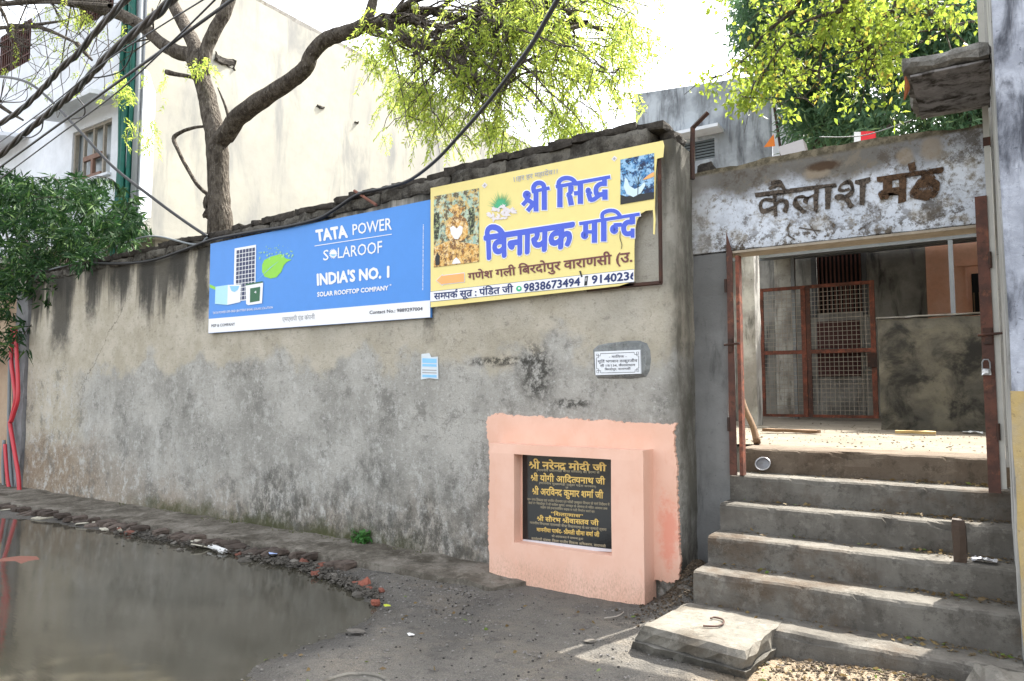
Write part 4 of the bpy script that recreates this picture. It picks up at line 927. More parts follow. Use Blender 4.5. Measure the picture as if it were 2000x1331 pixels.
mb = MB(); mb.box(.032, .068, .37, .409, .98, 5.5); mb.build('pipe_shaft', flat('cream_pipe', (.48,.47,.43), .6, .2), t)
mb = MB(); mb.box(.028,.072,.366,.413,3.30,3.36); mb.build('pipe_clip', RUSTD, t)
t = thing('hanging_cloth_scrap', (-.42,-.4,3.5), 'dry brown leaf-like rag hanging from the canopy tip', 'rag')
mb = MB(); a = AY(1768,150,-.42); b = AY(1766,196,-.42); mb.tube(bez([a, (a+b)/2+np.array((.012,0,0)), b], 4), interp([.006,.018,.004], 9), 5); mb.build('rag_strip', flat('rust_brown_rag', (.25,.08,.03), .9, .4), t)
# grey stone at right bottom
V, Fc = roughbox(.42,.34,.34,(6,5,5),.03,21,.03); o = mobj('stone_block', V, Fc, SLABM, loc=(.06,-1.15,.08)); o.rotation_euler = (.22,.25,.4); tag(o, 'grey cement lump in the bottom right corner beside the steps', 'stone')

# ------------------------------------------------------------------ courtyard
YG = 8.4
mg = thing('mesh_gate', (-2.6,YG,1.15), 'red oxide steel gate with wire mesh panels standing half open in the courtyard', 'gate')
gx0 = AY(1488,690,YG)[0]; gx1 = AY(1707,690,YG)[0]; gxm = AY(1577,690,YG)[0]; gz0 = 1.19; gz1 = AY(1600,556,YG)[2]; gzm = AY(1600,687,YG)[2]
def bar(x0, x1, z0, z1, d=.05): mb = MB(); mb.box(x0, x1, YG-d/2, YG+d/2, z0, z1); return mb
bar(gx0-.04,gx0+.05,gz0,gz1).build('gate_stile', RUSTR, mg); bar(gx1-.04,gx1+.04,gz0,gz1).build('gate_stile', RUSTR, mg)
bar(gxm-.09,gxm-.01,gz0+.002,gz1-.002,.046).build('gate_stile', RUSTR, mg); bar(gxm+.0,gxm+.07,gz0+.001,gz1-.001,.046).build('gate_stile', RUST, mg)
for (z, h) in ((gz0,.05),(gzm-.035,.07),(gz1-.06,.06)):
    for a, b in ((gx0+.05,gxm-.09),(gxm+.07,gx1-.04)): bar(a, b, z, z+h, .042).build('gate_rail', RUSTR, mg)
for (a, b) in ((gx0+.05,gxm-.09),(gxm+.07,gx1-.04)):
    for (z0, z1) in ((gz0+.05,gzm-.035),(gzm+.035,gz1-.06)):
        mb = MB(); n = max(4, int((b-a)/.075)); m_ = int((z1-z0)/.075)
        for k in range(1, n): xx = a+(b-a)*k/n; mb.box(xx-.003,xx+.003,YG-.004,YG+.002,z0,z1)
        for k in range(1, m_): zz = z0+(z1-z0)*k/m_; mb.box(a,b,YG-.010,YG-.0045,zz-.0035,zz+.0035)
        mb.build('wire_mesh', WIRE, mg)
mb = MB(); mb.box(gx1-.10,gx1+.05,YG-.05,YG-.027,gzm-.30,gzm-.05); mb.build('latch_plate', RUSTD, mg)
# low parapet
par = thing('parapet_wall', (-.6,5.1,1.15), 'mould stained low cement wall inside the gateway at the right', 'wall')
rbox('parapet', -1.205, .94, 5.02, 5.2, 1.1, 2.585, PARW, par, .010, 6, .012, .15); rbox('parapet_cap', -1.215, .94, 5.01, 5.21, 2.587, 2.615, CONC, par, .006, 9, .006, .1)
# pillars at the left of the courtyard
def pillar(x0, x1, y0, y1, z1, mat, label, seed): return tag(rbox('pillar', x0, x1, y0, y1, 1.1, z1, mat, None, .012, seed, .01, .2), label, 'pillar')
pillar(-3.12, -2.83, 5.3, 5.62, 4.6, PILW, 'nearer pale plastered pillar just inside the left gate post', 3)
pillar(AY(1512,600,9.2)[0], AY(1550,600,9.2)[0], 9.2, 9.5, 4.9, PILW, 'farther white pillar seen through the left half of the mesh gate', 5)
pillar(-3.75, -3.5, 7.0, 7.2, 4.2, INW, 'dark mouldy pillar between the two pale ones at the left of the courtyard', 6)
# rear house
rh = thing('courtyard_house', (-2,11.3,1.15), 'old grey and salmon house behind the courtyard with barred window and tin roof', 'house')
YH = 11.3
wx0, wx1 = AY(1592,500,YH)[0], AY(1682,500,YH)[0]; wz0 = AY(1640,610,YH)[2]; wz1 = AY(1640,492,YH)[2]
px0 = AY(1812,520,YH)[0]
rbox('house_wall', -6.5, wx0, YH, YH+.25, 1.1, 6.2, INW, rh, .01, 2, .004, .4); rbox('house_wall', wx0, wx1, YH+.002, YH+.25, 1.1, wz0, INW, rh, .01, 3, .004, .4); rbox('house_wall', wx0, wx1, YH+.002, YH+.25, wz1, 6.2, INW, rh, .01, 4, .004, .4)
rbox('house_wall', wx1, px0, YH, YH+.25, 1.1, 6.2, INW, rh, .01, 5, .004, .4); rbox('salmon_wall', px0-.04, 1.6, YH-.01, YH+.24, 1.1, 6.2, PINKW, rh, .01, 7, .004, .4)
wn = mobj('window', [(wx0,YH+.15,wz0),(wx1,YH+.15,wz0),(wx1,YH+.15,wz1),(wx0,YH+.15,wz1)], [(0,1,2,3)], BLACKH, rh)
for k in range(11): mb = MB(); xx = wx0+(wx1-wx0)*(k+.5)/11; mb.box(xx-.018,xx+.018,YH+.06,YH+.09,wz0,wz1); mb.build('window_bar', WOODB, wn)
mb = MB(); mb.box(wx0-.09,wx0,YH-.03,YH+.05,wz0-.08,wz1+.08); mb.box(wx1,wx1+.09,YH-.03,YH+.05,wz0-.08,wz1+.08); mb.box(wx0+.002,wx1-.002,YH-.028,YH+.048,wz1,wz1+.08); mb.build('window_frame', flat('grey_painted_wood', (.10,.10,.10), .7, .4), wn)
mb = MB(); a = AY(1596,640,YH); b = AY(1683,735,YH); mb.box(a[0],b[0],YH-.03,YH-.006,b[2],a[2]+.12); mb.build('door_board', MAROON, rh)
rbox('ledge', AY(1590,700,YH)[0], AY(1690,700,YH)[0], YH-.35, YH-.005, AY(1600,690,YH)[2], AY(1600,683,YH)[2], CONC_D, rh, .01, 2, .005, .2)
# small niche opening at the right in the salmon wall
nx0, nx1 = AY(1897,540,YH)[0], AY(1925,540,YH)[0]; nzb, nzt = AY(1905,610,YH)[2], AY(1905,535,YH)[2]
ni = mobj('niche_window', [(nx0,YH-.03,nzb),(nx1+.15,YH-.03,nzb),(nx1+.15,YH-.03,nzt),(nx0,YH-.03,nzt)], [(0,1,2,3)], BLACKH, rh)
mb = MB(); 
for k in range(5): xx = nx0+.03+k*.09; mb.box(xx-.01,xx+.01,YH-.05,YH-.032,nzb,nzb+(nzt-nzb)*.5)
mb.build('window_bar', WOODS, ni); mb = MB(); mb.box(nx0-.25,nx1+.3,YH-.07,YH-.012,nzt+.16,nzt+.20); mb.box(nx0-.10,nx0-.07,YH-.05,YH-.012,nzb-.2,nzt+.159); mb.build('niche_moulding', PINKW, ni)
# tin verandah roof: corrugated sheet, rafters, posts
v = []; f = []; n = 140; yy0, yy1 = 6.6, 11.2
zr = AY(1730,468,yy0)[2]
for i in range(n+1):
    x = -3.6+i*(4.5)/n; dz = .018*math.sin(i*1.6)
    v += [(x, yy0, zr+dz), (x, yy1, zr+.75+dz)]
for i in range(n): f.append((2*i,2*i+2,2*i+3,2*i+1))
vr = thing('verandah_roof', (-1.5,9,1.15), 'corrugated tin verandah roof on steel posts behind the gate beam', 'roof')
mobj('tin_sheet', v, f, TIN, vr)
for y in (6.7, 8.6, 10.6): mb = MB(); z = zr+.75*(y-yy0)/(yy1-yy0); mb.box(-3.6,.9,y-.03,y+.03,z-.10,z-.03); mb.build('rafter', STEEL, vr)
for xp, yp in ((1858,6.72),(1548,8.62)):
    P_ = AY(xp, 520, yp); mb = MB(); z = zr+.75*(yp-yy0)/(yy1-yy0)-.10; mb.box(P_[0]-.03,P_[0]+.03,yp-.03,yp+.03,1.13,z); mb.build('roof_post', STEEL, vr)
# courtyard side walls
tag(rbox('side_wall', -6.3, -6.05, .65, 11.2, 1.1, 3.3, INW, None, .01, 3, .005, .4), 'mouldy wall closing the courtyard on its left', 'wall')
t = thing('water_bottle', (-1.9,10.2,1.15), 'small dark bottle standing behind the mesh gate', 'bottle')
b0 = AZ(1633,800,1.16); mb = MB(); mb.tube([b0, b0+np.array((0,0,.22)), b0+np.array((0,0,.29)), b0+np.array((0,0,.35))], [.05,.05,.02,.02], 10); mb.build('bottle_body', BLACKH, t, True); mb = MB(); mb.tube([b0+np.array((0,0,.352)), b0+np.array((0,0,.38))], .024, 8); mb.build('bottle_cap', MAROON, t)

# ------------------------------------------------------------------ buildings behind
cb = thing('apartment_house', (-18,8,0), 'tall cream and white house behind the long wall at the left', 'building')
XB = -13.7; ZT = 10.62; Z0 = 4.85
mb = MB(); 
v = []; f = []; ys = np.linspace(2.0, 26, 60); zs = np.linspace(Z0, ZT, 20)
for y in ys:
    for z in zs: v.append((XB+.02*nz(0,y,z,.6), y, z))
for j in range(59):
    for i in range(19): a = j*20+i; f.append((a, a+20, a+21, a+1))
mobj('side_wall', v, f, CREAM, cb)
def hole_wall(name, x0, x1, z0, z1, holes, Y, mat, parent):
    """front wall made of boxes round rectangular openings (holes = (x0,x1,z0,z1), not overlapping in x)"""
    mb = MB(); hs = sorted(holes); cx = x0
    xs_ = sorted(set([x0, x1]+[h[0] for h in hs]+[h[1] for h in hs]))
    for a, b in zip(xs_[:-1], xs_[1:]):
        zz = sorted([(h[2], h[3]) for h in hs if h[0] <= a+1e-6 and h[1] >= b-1e-6]); c = z0
        for p, q in zz: mb.box(a, b, Y, Y+.25, c, p); c = q
        mb.box(a, b, Y, Y+.25, c, z1)
    return mb.build(name, mat, parent)
W1 = (-16.50,-14.86,6.13,7.29); W2 = (-20.5,-18.8,9.54,10.80-.2); W3 = (-16.45,-15.0,9.64,10.5)
hole_wall('front_wall', -24, XB, Z0, ZT, [W1, W2, W3], 2.0, WHITEW, cb)
mb = MB(); mb.box(-24, XB+.0, 2.26, 26, ZT-.02, ZT+.1); mb.build('roof', CONC, cb)
mb = MB(); mb.box(-24, XB-.25, 2.5, 26, -.1, Z0); mb.build('ground_floor_wall', CREAM, cb); mb = MB(); mb.box(-24, XB+.03, 1.98, 26, Z0-.14, Z0-.003); mb.build('floor_ledge', CREAM, cb)
def house_window(h, ncol, fm, gm, label=None, low=False):
    x0, x1, z0, z1 = h; wn = mobj('window', [(x0,2.16,z0),(x1,2.16,z0),(x1,2.16,z1),(x0,2.16,z1)], [(0,1,2,3)], gm, cb)
    t_ = .055; mb = MB(); mb.box(x0,x1,2.04,2.12,z0,z0+t_); mb.box(x0,x1,2.04,2.12,z1-t_,z1); mb.box(x0,x0+t_,2.041,2.119,z0+t_,z1-t_); mb.box(x1-t_,x1,2.041,2.119,z0+t_,z1-t_); mb.build('window_frame', fm, wn)
    for k in range(1, ncol): xx = x0+(x1-x0)*k/ncol; mb = MB(); mb.box(xx-.03,xx+.03,2.05,2.11,z0+t_,z1-t_); mb.build('mullion', fm, wn)
    if low:
        mb = MB(); zt = z0+(z1-z0)*.42; xa, xb = x0+(x1-x0)/4+.03, x0+(x1-x0)*3/4-.03; mb.box(xa,xb,2.03,2.09,zt-.05,zt+.05); mb.box(xa,xb,2.028,2.088,z0+t_,z0+t_+.06); mb.box((xa+xb)/2-.04,(xa+xb)/2+.04,2.027,2.087,z0+t_+.06,zt-.05); mb.build('sash', WOODR, wn)
    return wn
house_window(W1, 4, WOODP, FROST, low=True)
for h in (W2, W3):
    wn = house_window(h, 3, WOODB, BLACKH)
    mb = MB(); 
    for k in range(14): xx = h[0]+(h[1]-h[0])*(k+.5)/14; mb.box(xx-.012,xx+.012,1.99,2.01,h[2],h[3])
    for k in range(3): zz = h[2]+(h[3]-h[2])*(k+.5)/3; mb.box(h[0],h[1],1.975,1.989,zz-.012,zz+.012)
    mb.build('grille', WOODB, wn)
def chajja(x0, x1, z): 
    mb = MB(); P = [(x0,1.35,z-.12),(x1,1.35,z-.12),(x1,2.0,z),(x0,2.0,z)]; mb.add([(p[0],p[1],p[2]) for p in P]+[(p[0],p[1],p[2]+.09) for p in P], [(3,2,1,0),(4,5,6,7),(0,1,5,4),(1,2,6,5),(2,3,7,6),(3,0,4,7)]); mb.build('window_shade', WHITEW, cb)
chajja(-16.9,-14.45,7.60); chajja(-21.6,-18.6,7.60)
rbox('window_sill', -16.55,-14.8,1.92,2.0,6.06,6.12, WHITEW, cb, .003, 1, .003, .2)
# green netted cable riser on the corner
t = thing('cable_riser', (-14.1,1.85,0), 'bundle of cables in green net sleeves running up the corner of the white house', 'cables')
random.seed(21)
for k in range(5):
    x = -14.22+k*.085; mb = MB(); pts = [(x+.03*math.sin(z*1.3+k), 1.86-.05*(k%2)+.02*math.sin(z+k*2), z) for z in np.linspace(3.2, 10.6, 24)]
    mb.tube([(p[0]+(-.012*(6.5-p[2])**2 if p[2] < 6.5 and k == 0 else 0), p[1], p[2]) for p in pts], .052, 7); mb.build('green_sleeve', GREENM, t, True)
mb = MB(); mb.tube([(-13.78,1.93,3.2),(-13.78,1.93,10.6)], .055, 10); mb.build('downpipe', GREYP, t, True)
# little wall scars on the cream wall
for k, (x_, y_, s_) in enumerate(((440,120,.35),(625,210,.16),(697,240,.12),(545,163,.10))):
    c_ = AX(x_, y_, XB+.01); V, Fc = roughbox(.03, s_*1.6, s_*.7, (1,6,4), .06, 30+k, .03); mobj('broken_plaster', [p+Vector(c_) for p in V], Fc, COPE, cb)

# grey building beyond the gate
gb = thing('grey_building', (-7,16.5,0), 'blue-grey stained flat-roofed building beyond the neem tree', 'building')
YQ = 16
bx0, bx1 = -9.38, -5.05; gtop = 11.5
q0 = AY(1312,268,YQ); q1 = AY(1396,308,YQ); hole = (q0[0]+.05, q1[0], q1[2], AY(1395,268,YQ)[2])
gb_w = []
mb = MB(); 
for a, b, c1, c2 in ((bx0,hole[0],0,1),(hole[0],hole[1],0,1),(hole[1],bx1,0,1)):
    za, zb = gtop-.09*(a-bx0), gtop-.09*(b-bx0)
    if a == hole[0]: mb.add([(a,YQ,0),(b,YQ,0),(b,YQ,hole[2]),(a,YQ,hole[2])], [(0,1,2,3)]); mb.add([(a,YQ,hole[3]),(b,YQ,hole[3]),(b,YQ,zb),(a,YQ,za)], [(0,1,2,3)])
    else: mb.add([(a,YQ,0),(b,YQ,0),(b,YQ,zb),(a,YQ,za)], [(0,1,2,3)])
mb.add([(bx0,YQ,0),(bx0,YQ+6,0),(bx0,YQ+6,gtop),(bx0,YQ,gtop)], [(0,3,2,1)]); mb.add([(bx0,YQ,gtop),(bx1,YQ,gtop-.39),(bx1,YQ+6,gtop-.39),(bx0,YQ+6,gtop)], [(0,1,2,3)])
mb.build('front_wall', GREYW, gb)
rbox('white_wall', bx1+.002, -4.2, YQ-.02, YQ+6, 0, 10.6, WHITEW, gb, .02, 4, .01, .5)
wn = mobj('window', [(hole[0],YQ+.12,hole[2]),(hole[1],YQ+.12,hole[2]),(hole[1],YQ+.12,hole[3]),(hole[0],YQ+.12,hole[3])], [(0,1,2,3)], BLACKH, gb)
for k in range(7): mb = MB(); zz = hole[2]+(hole[3]-hole[2])*(k+.5)/7; mb.box(hole[0],hole[1],YQ+.05,YQ+.08,zz-.03,zz+.03); mb.build('louvre_slat', SHUT, wn)
mb = MB(); xm = (hole[0]+hole[1])/2; mb.box(xm-.03,xm+.03,YQ+.02,YQ+.049,hole[2],hole[3]); mb.build('mullion', WOODP, wn)
mb = MB(); mb.box(hole[0]-.25,hole[1]+.3,YQ-.6,YQ-.002,hole[3]+.10,hole[3]+.20); mb.build('window_shade', WHITEW, gb)
mb = MB(); P_ = AY(1505,250,YQ-.1); mb.box(hole[0]+.0,bx1-.9,YQ-.012,YQ-.003,0,hole[3]+.05) if False else None
t = thing('roof_tank_cover', (-3.9,13,7), 'pale grey metal sheet leaning above the gate beam beside the white building', 'metal sheet')
a = [AY(1520,287,11.6), AY(1568,272,11.6), AY(1577,312,11.6), AY(1530,322,11.6)]; v = [tuple(p) for p in a]+[(p[0],p[1]+.4,p[2]) for p in a]
mobj('sheet_panel', v, [(0,3,2,1),(4,5,6,7),(0,1,5,4),(1,2,6,5),(2,3,7,6),(3,0,4,7)], flat('pale_sheet_metal', (.42,.40,.40), .5), t)
t = thing('flag', (-4.6,14,7), 'small saffron flag on a dark pole before the white building', 'flag')
mb = MB(); mb.tube([AY(1530,330,14), AY(1508,180,14)], .035, 6); mb.build('flag_pole', RUSTD, t); P_ = [AY(1492,288,14), AY(1511,262,14), AY(1514,286,14)]
mobj('flag_cloth', [tuple(p) for p in P_], [(0,1,2)], flat('saffron_cloth', (.75,.22,.04), .8), t)
t = thing('roof_flag_box', (-3.0,13,7.6), 'small red and white cloth rising over the top of the gate beam', 'cloth')
for nm, px_, m_ in (('white_half', [(1668,258),(1681,258),(1681,290),(1668,290)], WHITEPL), ('red_half', [(1681.3,257),(1709,257),(1709,290),(1681.3,290)], flat('red_cloth', (.65,.03,.04), .7))):
    a = [AY(x, y, 11.0) for x, y in px_]; v = [tuple(p) for p in a]+[(p[0],p[1]+.15,p[2]) for p in a]; mobj(nm, v, [(0,3,2,1),(4,5,6,7),(0,1,5,4),(1,2,6,5),(2,3,7,6),(3,0,4,7)], m_, t)

a = AY(1690,292,11.06); mb = MB(); mb.tube([(a[0],a[1],5.5),(a[0],a[1],a[2]+.05)], .02, 6); mb.build('pole', RUSTD, t)
# ------------------------------------------------------------------ foliage
def leaves(name, pos, dr, L, W_, mat, parent, seed=0, fold=.25):
    """many small folded leaves, one island each, joined"""
    r_ = np.random.default_rng(seed); N = len(pos); pos = np.asarray(pos, float); d = np.asarray(dr, float); d /= np.linalg.norm(d, axis=1)[:,None]+1e-9
    rnd = r_.normal(size=(N,3)); s = np.cross(d, rnd); s /= np.linalg.norm(s, axis=1)[:,None]+1e-9; n = np.cross(s, d)
    L = (L*r_.uniform(.7,1.2,N))[:,None]; W2_ = (W_*r_.uniform(.7,1.2,N))[:,None]/2
    b = pos; m = pos+d*L*.42; tip = pos+d*L-np.array([0,0,1])*L*.12
    V = np.stack([b, m+s*W2_+n*W2_*fold, tip, m-s*W2_+n*W2_*fold], 1).reshape(-1,3)
    me = bpy.data.meshes.new(name); me.vertices.add(4*N); me.vertices.foreach_set('co', V.astype(np.float32).ravel())
    idx = (np.arange(N)[:,None]*4+np.array([0,1,2,0,2,3])).ravel(); me.loops.add(6*N); me.loops.foreach_set('vertex_index', idx.astype(np.int32))
    me.polygons.add(2*N); me.polygons.foreach_set('loop_start', (np.arange(2*N)*3).astype(np.int32)); me.polygons.foreach_set('loop_total', np.full(2*N, 3, np.int32))
    me.update(calc_edges=True); me.validate(); me.materials.append(mat)
    o = bpy.data.objects.new(name, me); col.objects.link(o); attach(o, parent); o['kind'] = 'stuff'; return o
def pinnate(starts, dirs, length, pairs, leafL, seed):
    """leaf positions and directions along drooping stalks"""
    r_ = np.random.default_rng(seed); P = []; D_ = []; stalks = []
    for p, d in zip(starts, dirs):
        d = d/np.linalg.norm(d); side = np.cross(d, r_.normal(size=3)); side /= np.linalg.norm(side); L = length*r_.uniform(.6,1.2); q = np.array(p, float); pts = [q.copy()]
        for k in range(pairs):
            d = d+np.array([0,0,-.10]); d /= np.linalg.norm(d); q = q+d*L/pairs; pts.append(q.copy())
            for s_ in (-1, 1): P.append(q+r_.normal(size=3)*.006); D_.append(d*.55+side*s_*.8+r_.normal(size=3)*.18+np.array([0,0,-.15]))
        stalks.append((pts[0], pts[len(pts)//2], pts[-1]))
    return P, D_, stalks
def inpoly(x, y, poly_):
    c = False; n = len(poly_)
    for i in range(n):
        a, b = poly_[i], poly_[(i+1) % n]
        if (a[1] > y) != (b[1] > y) and x < (b[0]-a[0])*(y-a[1])/(b[1]-a[1])+a[0]: c = not c
    return c
def fill(poly_, n, y0, y1, seed, hole=.47, sc_=.012):
    """random points in the volume seen inside an outline, with gaps where a noise is low"""
    r_ = np.random.default_rng(seed); xs_ = [p[0] for p in poly_]; ys_ = [p[1] for p in poly_]; out = []; tries = 0
    while len(out) < n and tries < n*60:
        tries += 1; x = r_.uniform(min(xs_), max(xs_)); y = r_.uniform(min(ys_), max(ys_))
        if not inpoly(x+r_.normal()*12, y+r_.normal()*12, poly_): continue
        Y = r_.uniform(y0, y1)
        if .5+.5*mnoise.noise(Vector((x*sc_, y*sc_, Y*.7+seed)))+.25*mnoise.noise(Vector((x*sc_*3, y*sc_*3, Y+seed))) < hole: continue
        out.append(AY(x, y, Y))
    return out

# ---- neem tree
neem = thing('neem_tree', (-9.6,1.0,0), 'neem tree with forked dark trunk and bright yellow-green leaves behind the long wall', 'tree')
def limb(name, pts, rad, parent=neem, Ys=None, seg=10, sub=5, wob=.012, mat=None):
    Ys = Ys or [1.0]*len(pts); P = bez([AY(x, y, Y) for (x, y), Y in zip(pts, Ys)], sub); rr = interp(rad, len(P))
    P = [p+np.array((nz(p[0],p[1],p[2],3), nz(p[1],p[2],p[0],3), nz(p[2],p[0],p[1],3)))*wob*1.5 for p in P]
    mb = MB(); mb.tube(P, [r*(1+.10*nz(i*.9, r*30, 0, 1)) for i, r in enumerate(rr)], seg); mb.build(name, mat or BARK, parent, True); return P
base = AY(430, 445, 1.0); P0 = [(base[0], 1.0, z) for z in (-.1, 1.5, 3.0)]
mb = MB(); tp = P0+[AY(430,445,1), AY(428,400,1), AY(426,345,1), AY(425,295,1), AY(418,250,1), AY(407,205,1), AY(400,175,1), AY(392,145,1)]
tp = bez(tp, 6); mb.tube([p+np.array((nz(0,0,p[2],2),0,0))*.03 for p in tp], [r*(1+.08*nz(i*.5,2,0,1)) for i, r in enumerate(interp([.24,.22,.20,.185,.165,.155,.165,.15,.14,.135,.13], len(tp)))], 18); mb.build('trunk', BARK, neem, True)
limb('branch', [(394,150),(375,112),(345,102),(315,85),(273,48),(210,21),(140,5),(60,-14),(-30,-30)], [.13,.12,.115,.10,.10,.095,.085,.08,.07], Ys=[1,1,.95,.9,.8,.7,.6,.5,.4])
limb('branch', [(396,155),(386,110),(376,80),(350,32),(325,-15),(300,-60)], [.12,.115,.11,.10,.09,.07], Ys=[1,1,1.05,1.1,1.2,1.3])
limb('branch', [(396,150),(402,100),(418,62),(440,22),(455,-20),(470,-60)], [.11,.10,.10,.10,.10,.08], Ys=[1,1.05,1.1,1.2,1.3,1.4])
rl = limb('branch', [(422,285),(442,262),(470,226),(525,186),(575,156),(598,132),(608,105),(640,76),(697,58)], [.12,.14,.135,.12,.11,.105,.10,.10,.095], Ys=[1,1,.98,.95,.9,.9,.9,.95,1.0], sub=6)
limb('branch', [(690,62),(715,42),(727,8),(735,-30)], [.09,.075,.065,.05], Ys=[1,1,1,1]); 
b1 = limb('branch', [(690,60),(735,45),(772,48),(800,82),(850,92),(900,118),(930,150),(965,172),(985,184)], [.085,.07,.06,.06,.055,.05,.045,.035,.02], Ys=[1,1,1,.95,.9,.85,.8,.8,.8])
b2 = limb('branch', [(740,46),(800,25),(850,22),(900,38),(960,30),(1020,18),(1075,-10)], [.06,.055,.05,.05,.045,.04,.03], Ys=[1,1.1,1.2,1.3,1.4,1.5,1.6])
b3 = limb('branch', [(760,42),(790,12),(830,-8),(880,-25)], [.05,.045,.04,.03], Ys=[1,.9,.8,.7])
b4 = limb('branch', [(900,38),(935,62),(932,95),(905,98),(850,95)], [.04,.035,.03,.028,.02], Ys=[1.3,1.2,1.1,1.0,.9])
b5 = limb('branch', [(960,-20),(1000,15),(1050,20),(1090,5),(1130,40),(1180,60)], [.06,.055,.05,.045,.03,.015], Ys=[1.4,1.4,1.4,1.4,1.5,1.6])
limb('dead_branch', [(402,248),(375,250),(355,256),(340,271),(352,300),(372,342),(395,370),(408,380)], [.02,.026,.028,.035,.028,.03,.03,.03], Ys=[1,.95,.9,.85,.85,.9,.95,1.0], seg=7)
limb('dead_branch', [(402,160),(370,150),(345,145),(325,141)], [.04,.03,.035,.045], Ys=[1,.9,.8,.75], seg=7)
limb('dead_branch', [(448,232),(440,205),(425,170)], [.03,.018,.01], Ys=[1,.95,.9], seg=6)
V, Fc = roughbox(.22,.2,.34,(4,4,5),.06,40,.05); mobj('burr', [p+Vector(AY(412,405,.95)) for p in V], Fc, BARK, neem, True)
# twigs of the drooping right crown
crown = [(690,95),(720,60),(800,70),(900,30),(1000,-40),(1290,-40),(1300,70),(1275,110),(1235,130),(1240,190),(1200,215),(1215,260),(1130,288),(1020,300),(930,318),(900,300),(860,262),(760,278),(735,262),(770,230),(745,205),(740,190),(790,160),(745,140),(715,110)]
tw = MB(); hub = b1+b2+b5+b4; rr_ = random.Random(4); ends = []
for k in range(130):
    s0 = np.array(hub[rr_.randrange(len(hub))])
    for _ in range(30):
        x, y = rr_.uniform(720,1290), rr_.uniform(-20,305)
        if inpoly(x, y, crown): break
    e0 = AY(x, y, rr_.uniform(.2,2.4)); d = e0-s0
    if np.linalg.norm(d) > 3.2: e0 = s0+d*3.2/np.linalg.norm(d); d = e0-s0
    mids = [s0, s0+d*.35+np.array((rr_.gauss(0,.10),rr_.gauss(0,.1),.22+rr_.gauss(0,.08))), s0+d*.72+np.array((rr_.gauss(0,.08),rr_.gauss(0,.1),.14)), e0]
    P = bez(mids, 4); P = [p+np.array([rr_.gauss(0,.016) for _ in range(3)]) for p in P]; tw.tube(P, interp([.026*rr_.uniform(.4,1.4),.014,.008,.004], len(P)), 5, False); ends += P[5:]
    for q in range(4):
        s1 = P[rr_.randrange(3, len(P)-1)]; e1 = s1+np.array((rr_.gauss(0,.22),rr_.gauss(0,.22),-abs(rr_.gauss(.25,.2)))); m1 = (s1+e1)/2+np.array((rr_.gauss(0,.05),0,.05)); tw.tube([s1, m1, e1], [.006,.005,.003], 4, False); ends.append(e1)
tw.build('twig', BARK, neem, kind='stuff')
NEEM = make_leaf('neem_leaf', (.17,.26,.04), (.36,.43,.075), (.46,.42,.10), .6, .9)
NEEMD = make_leaf('neem_leaf_shaded_kind', (.09,.18,.025), (.17,.28,.035), None, .4)
pts = fill(crown, 1150, .5, 3.2, 3, .55)+[np.array(ends[rr_.randrange(len(ends))])+np.array([rr_.gauss(0,.10) for _ in range(3)]) for _ in range(560)]
r2_ = np.random.default_rng(5); dirs = [np.array((r2_.normal()*.6, r2_.normal()*.6, -.5+r2_.normal()*.3)) for _ in pts]
A_, B_, stk = pinnate(pts, dirs, .30, 9, .06, 8)
leaves('foliage', A_, B_, .068, .019, NEEM, neem, 1)
mb = MB(); 
for s_ in stk: mb.tube(s_, .0025, 3, False)
mb.build('leaf_stalk', flat('green_stalk', (.12,.16,.03), .7), neem, kind='stuff')
# sparse leaves and bare twigs over the upper left
ul = [(-20,-20),(330,-20),(340,60),(300,110),(250,150),(300,200),(310,260),(260,290),(215,240),(120,200),(110,290),(40,310),(-20,330)]
tw = MB(); ends = []; hub2 = [AY(x, y, Y) for x, y, Y in ((210,20,.7),(140,5,.6),(60,-10,.5),(0,0,.5),(20,20,.4),(15,60,.4),(100,5,.6),(270,45,.8),(300,75,.9),(0,200,.4),(0,90,.4))]
for k in range(62):
    s0 = np.array(hub2[rr_.randrange(len(hub2))])
    for _ in range(30):
        x, y = rr_.uniform(-10,330), rr_.uniform(-10,330)
        if inpoly(x, y, ul): break
    e0 = AY(x, y, rr_.uniform(.1,1.3)); d = e0-s0
    if np.linalg.norm(d) > 2.2: e0 = s0+d*2.2/np.linalg.norm(d); d = e0-s0
    P = bez([s0, s0+d*.4+np.array((rr_.gauss(0,.12),rr_.gauss(0,.1),rr_.gauss(.05,.15))), s0+d*.75+np.array((rr_.gauss(0,.12),0,rr_.gauss(0,.12))), e0, e0+np.array((rr_.gauss(0,.12),0,rr_.gauss(0,.15)))], 4)
    tw.tube(P, interp([.014*rr_.uniform(.4,1.3),.007,.005,.003], len(P)), 4, False); ends += P[4:]
for (a, b) in (((0,8),(215,5)),((0,55),(130,40)),((-5,10),(20,60)),((15,60),(55,95)),((20,50),(150,85)),((150,85),(180,118)),((-10,200),(45,235)),((215,12),(0,12))):
    p, q = AY(*a, .45), AY(*b, .6); tw.tube(bez([p, (p+q)/2+np.array((0,0,rr_.gauss(0,.06))), q], 5), interp([.045,.035,.02], 11), 6, False)
tw.build('twig', BARK, neem, kind='stuff')
pts = [np.array(ends[rr_.randrange(len(ends))]) for _ in range(60)]+fill([(225,130),(300,140),(330,170),(330,200),(290,210),(255,200),(235,160)], 42, .6, 1.2, 4, .4)+fill([(240,225),(300,230),(310,280),(270,290),(240,270)], 26, .6, 1.2, 5, .4)+fill([(105,15),(180,15),(175,45),(120,45)], 22, .4, .8, 5, .4)+fill([(380,110),(415,110),(420,145),(375,140)], 18, .75, .9, 2, .4)+fill([(700,20),(790,60),(780,130),(700,120)], 60, .6, 1.4, 2, .4)
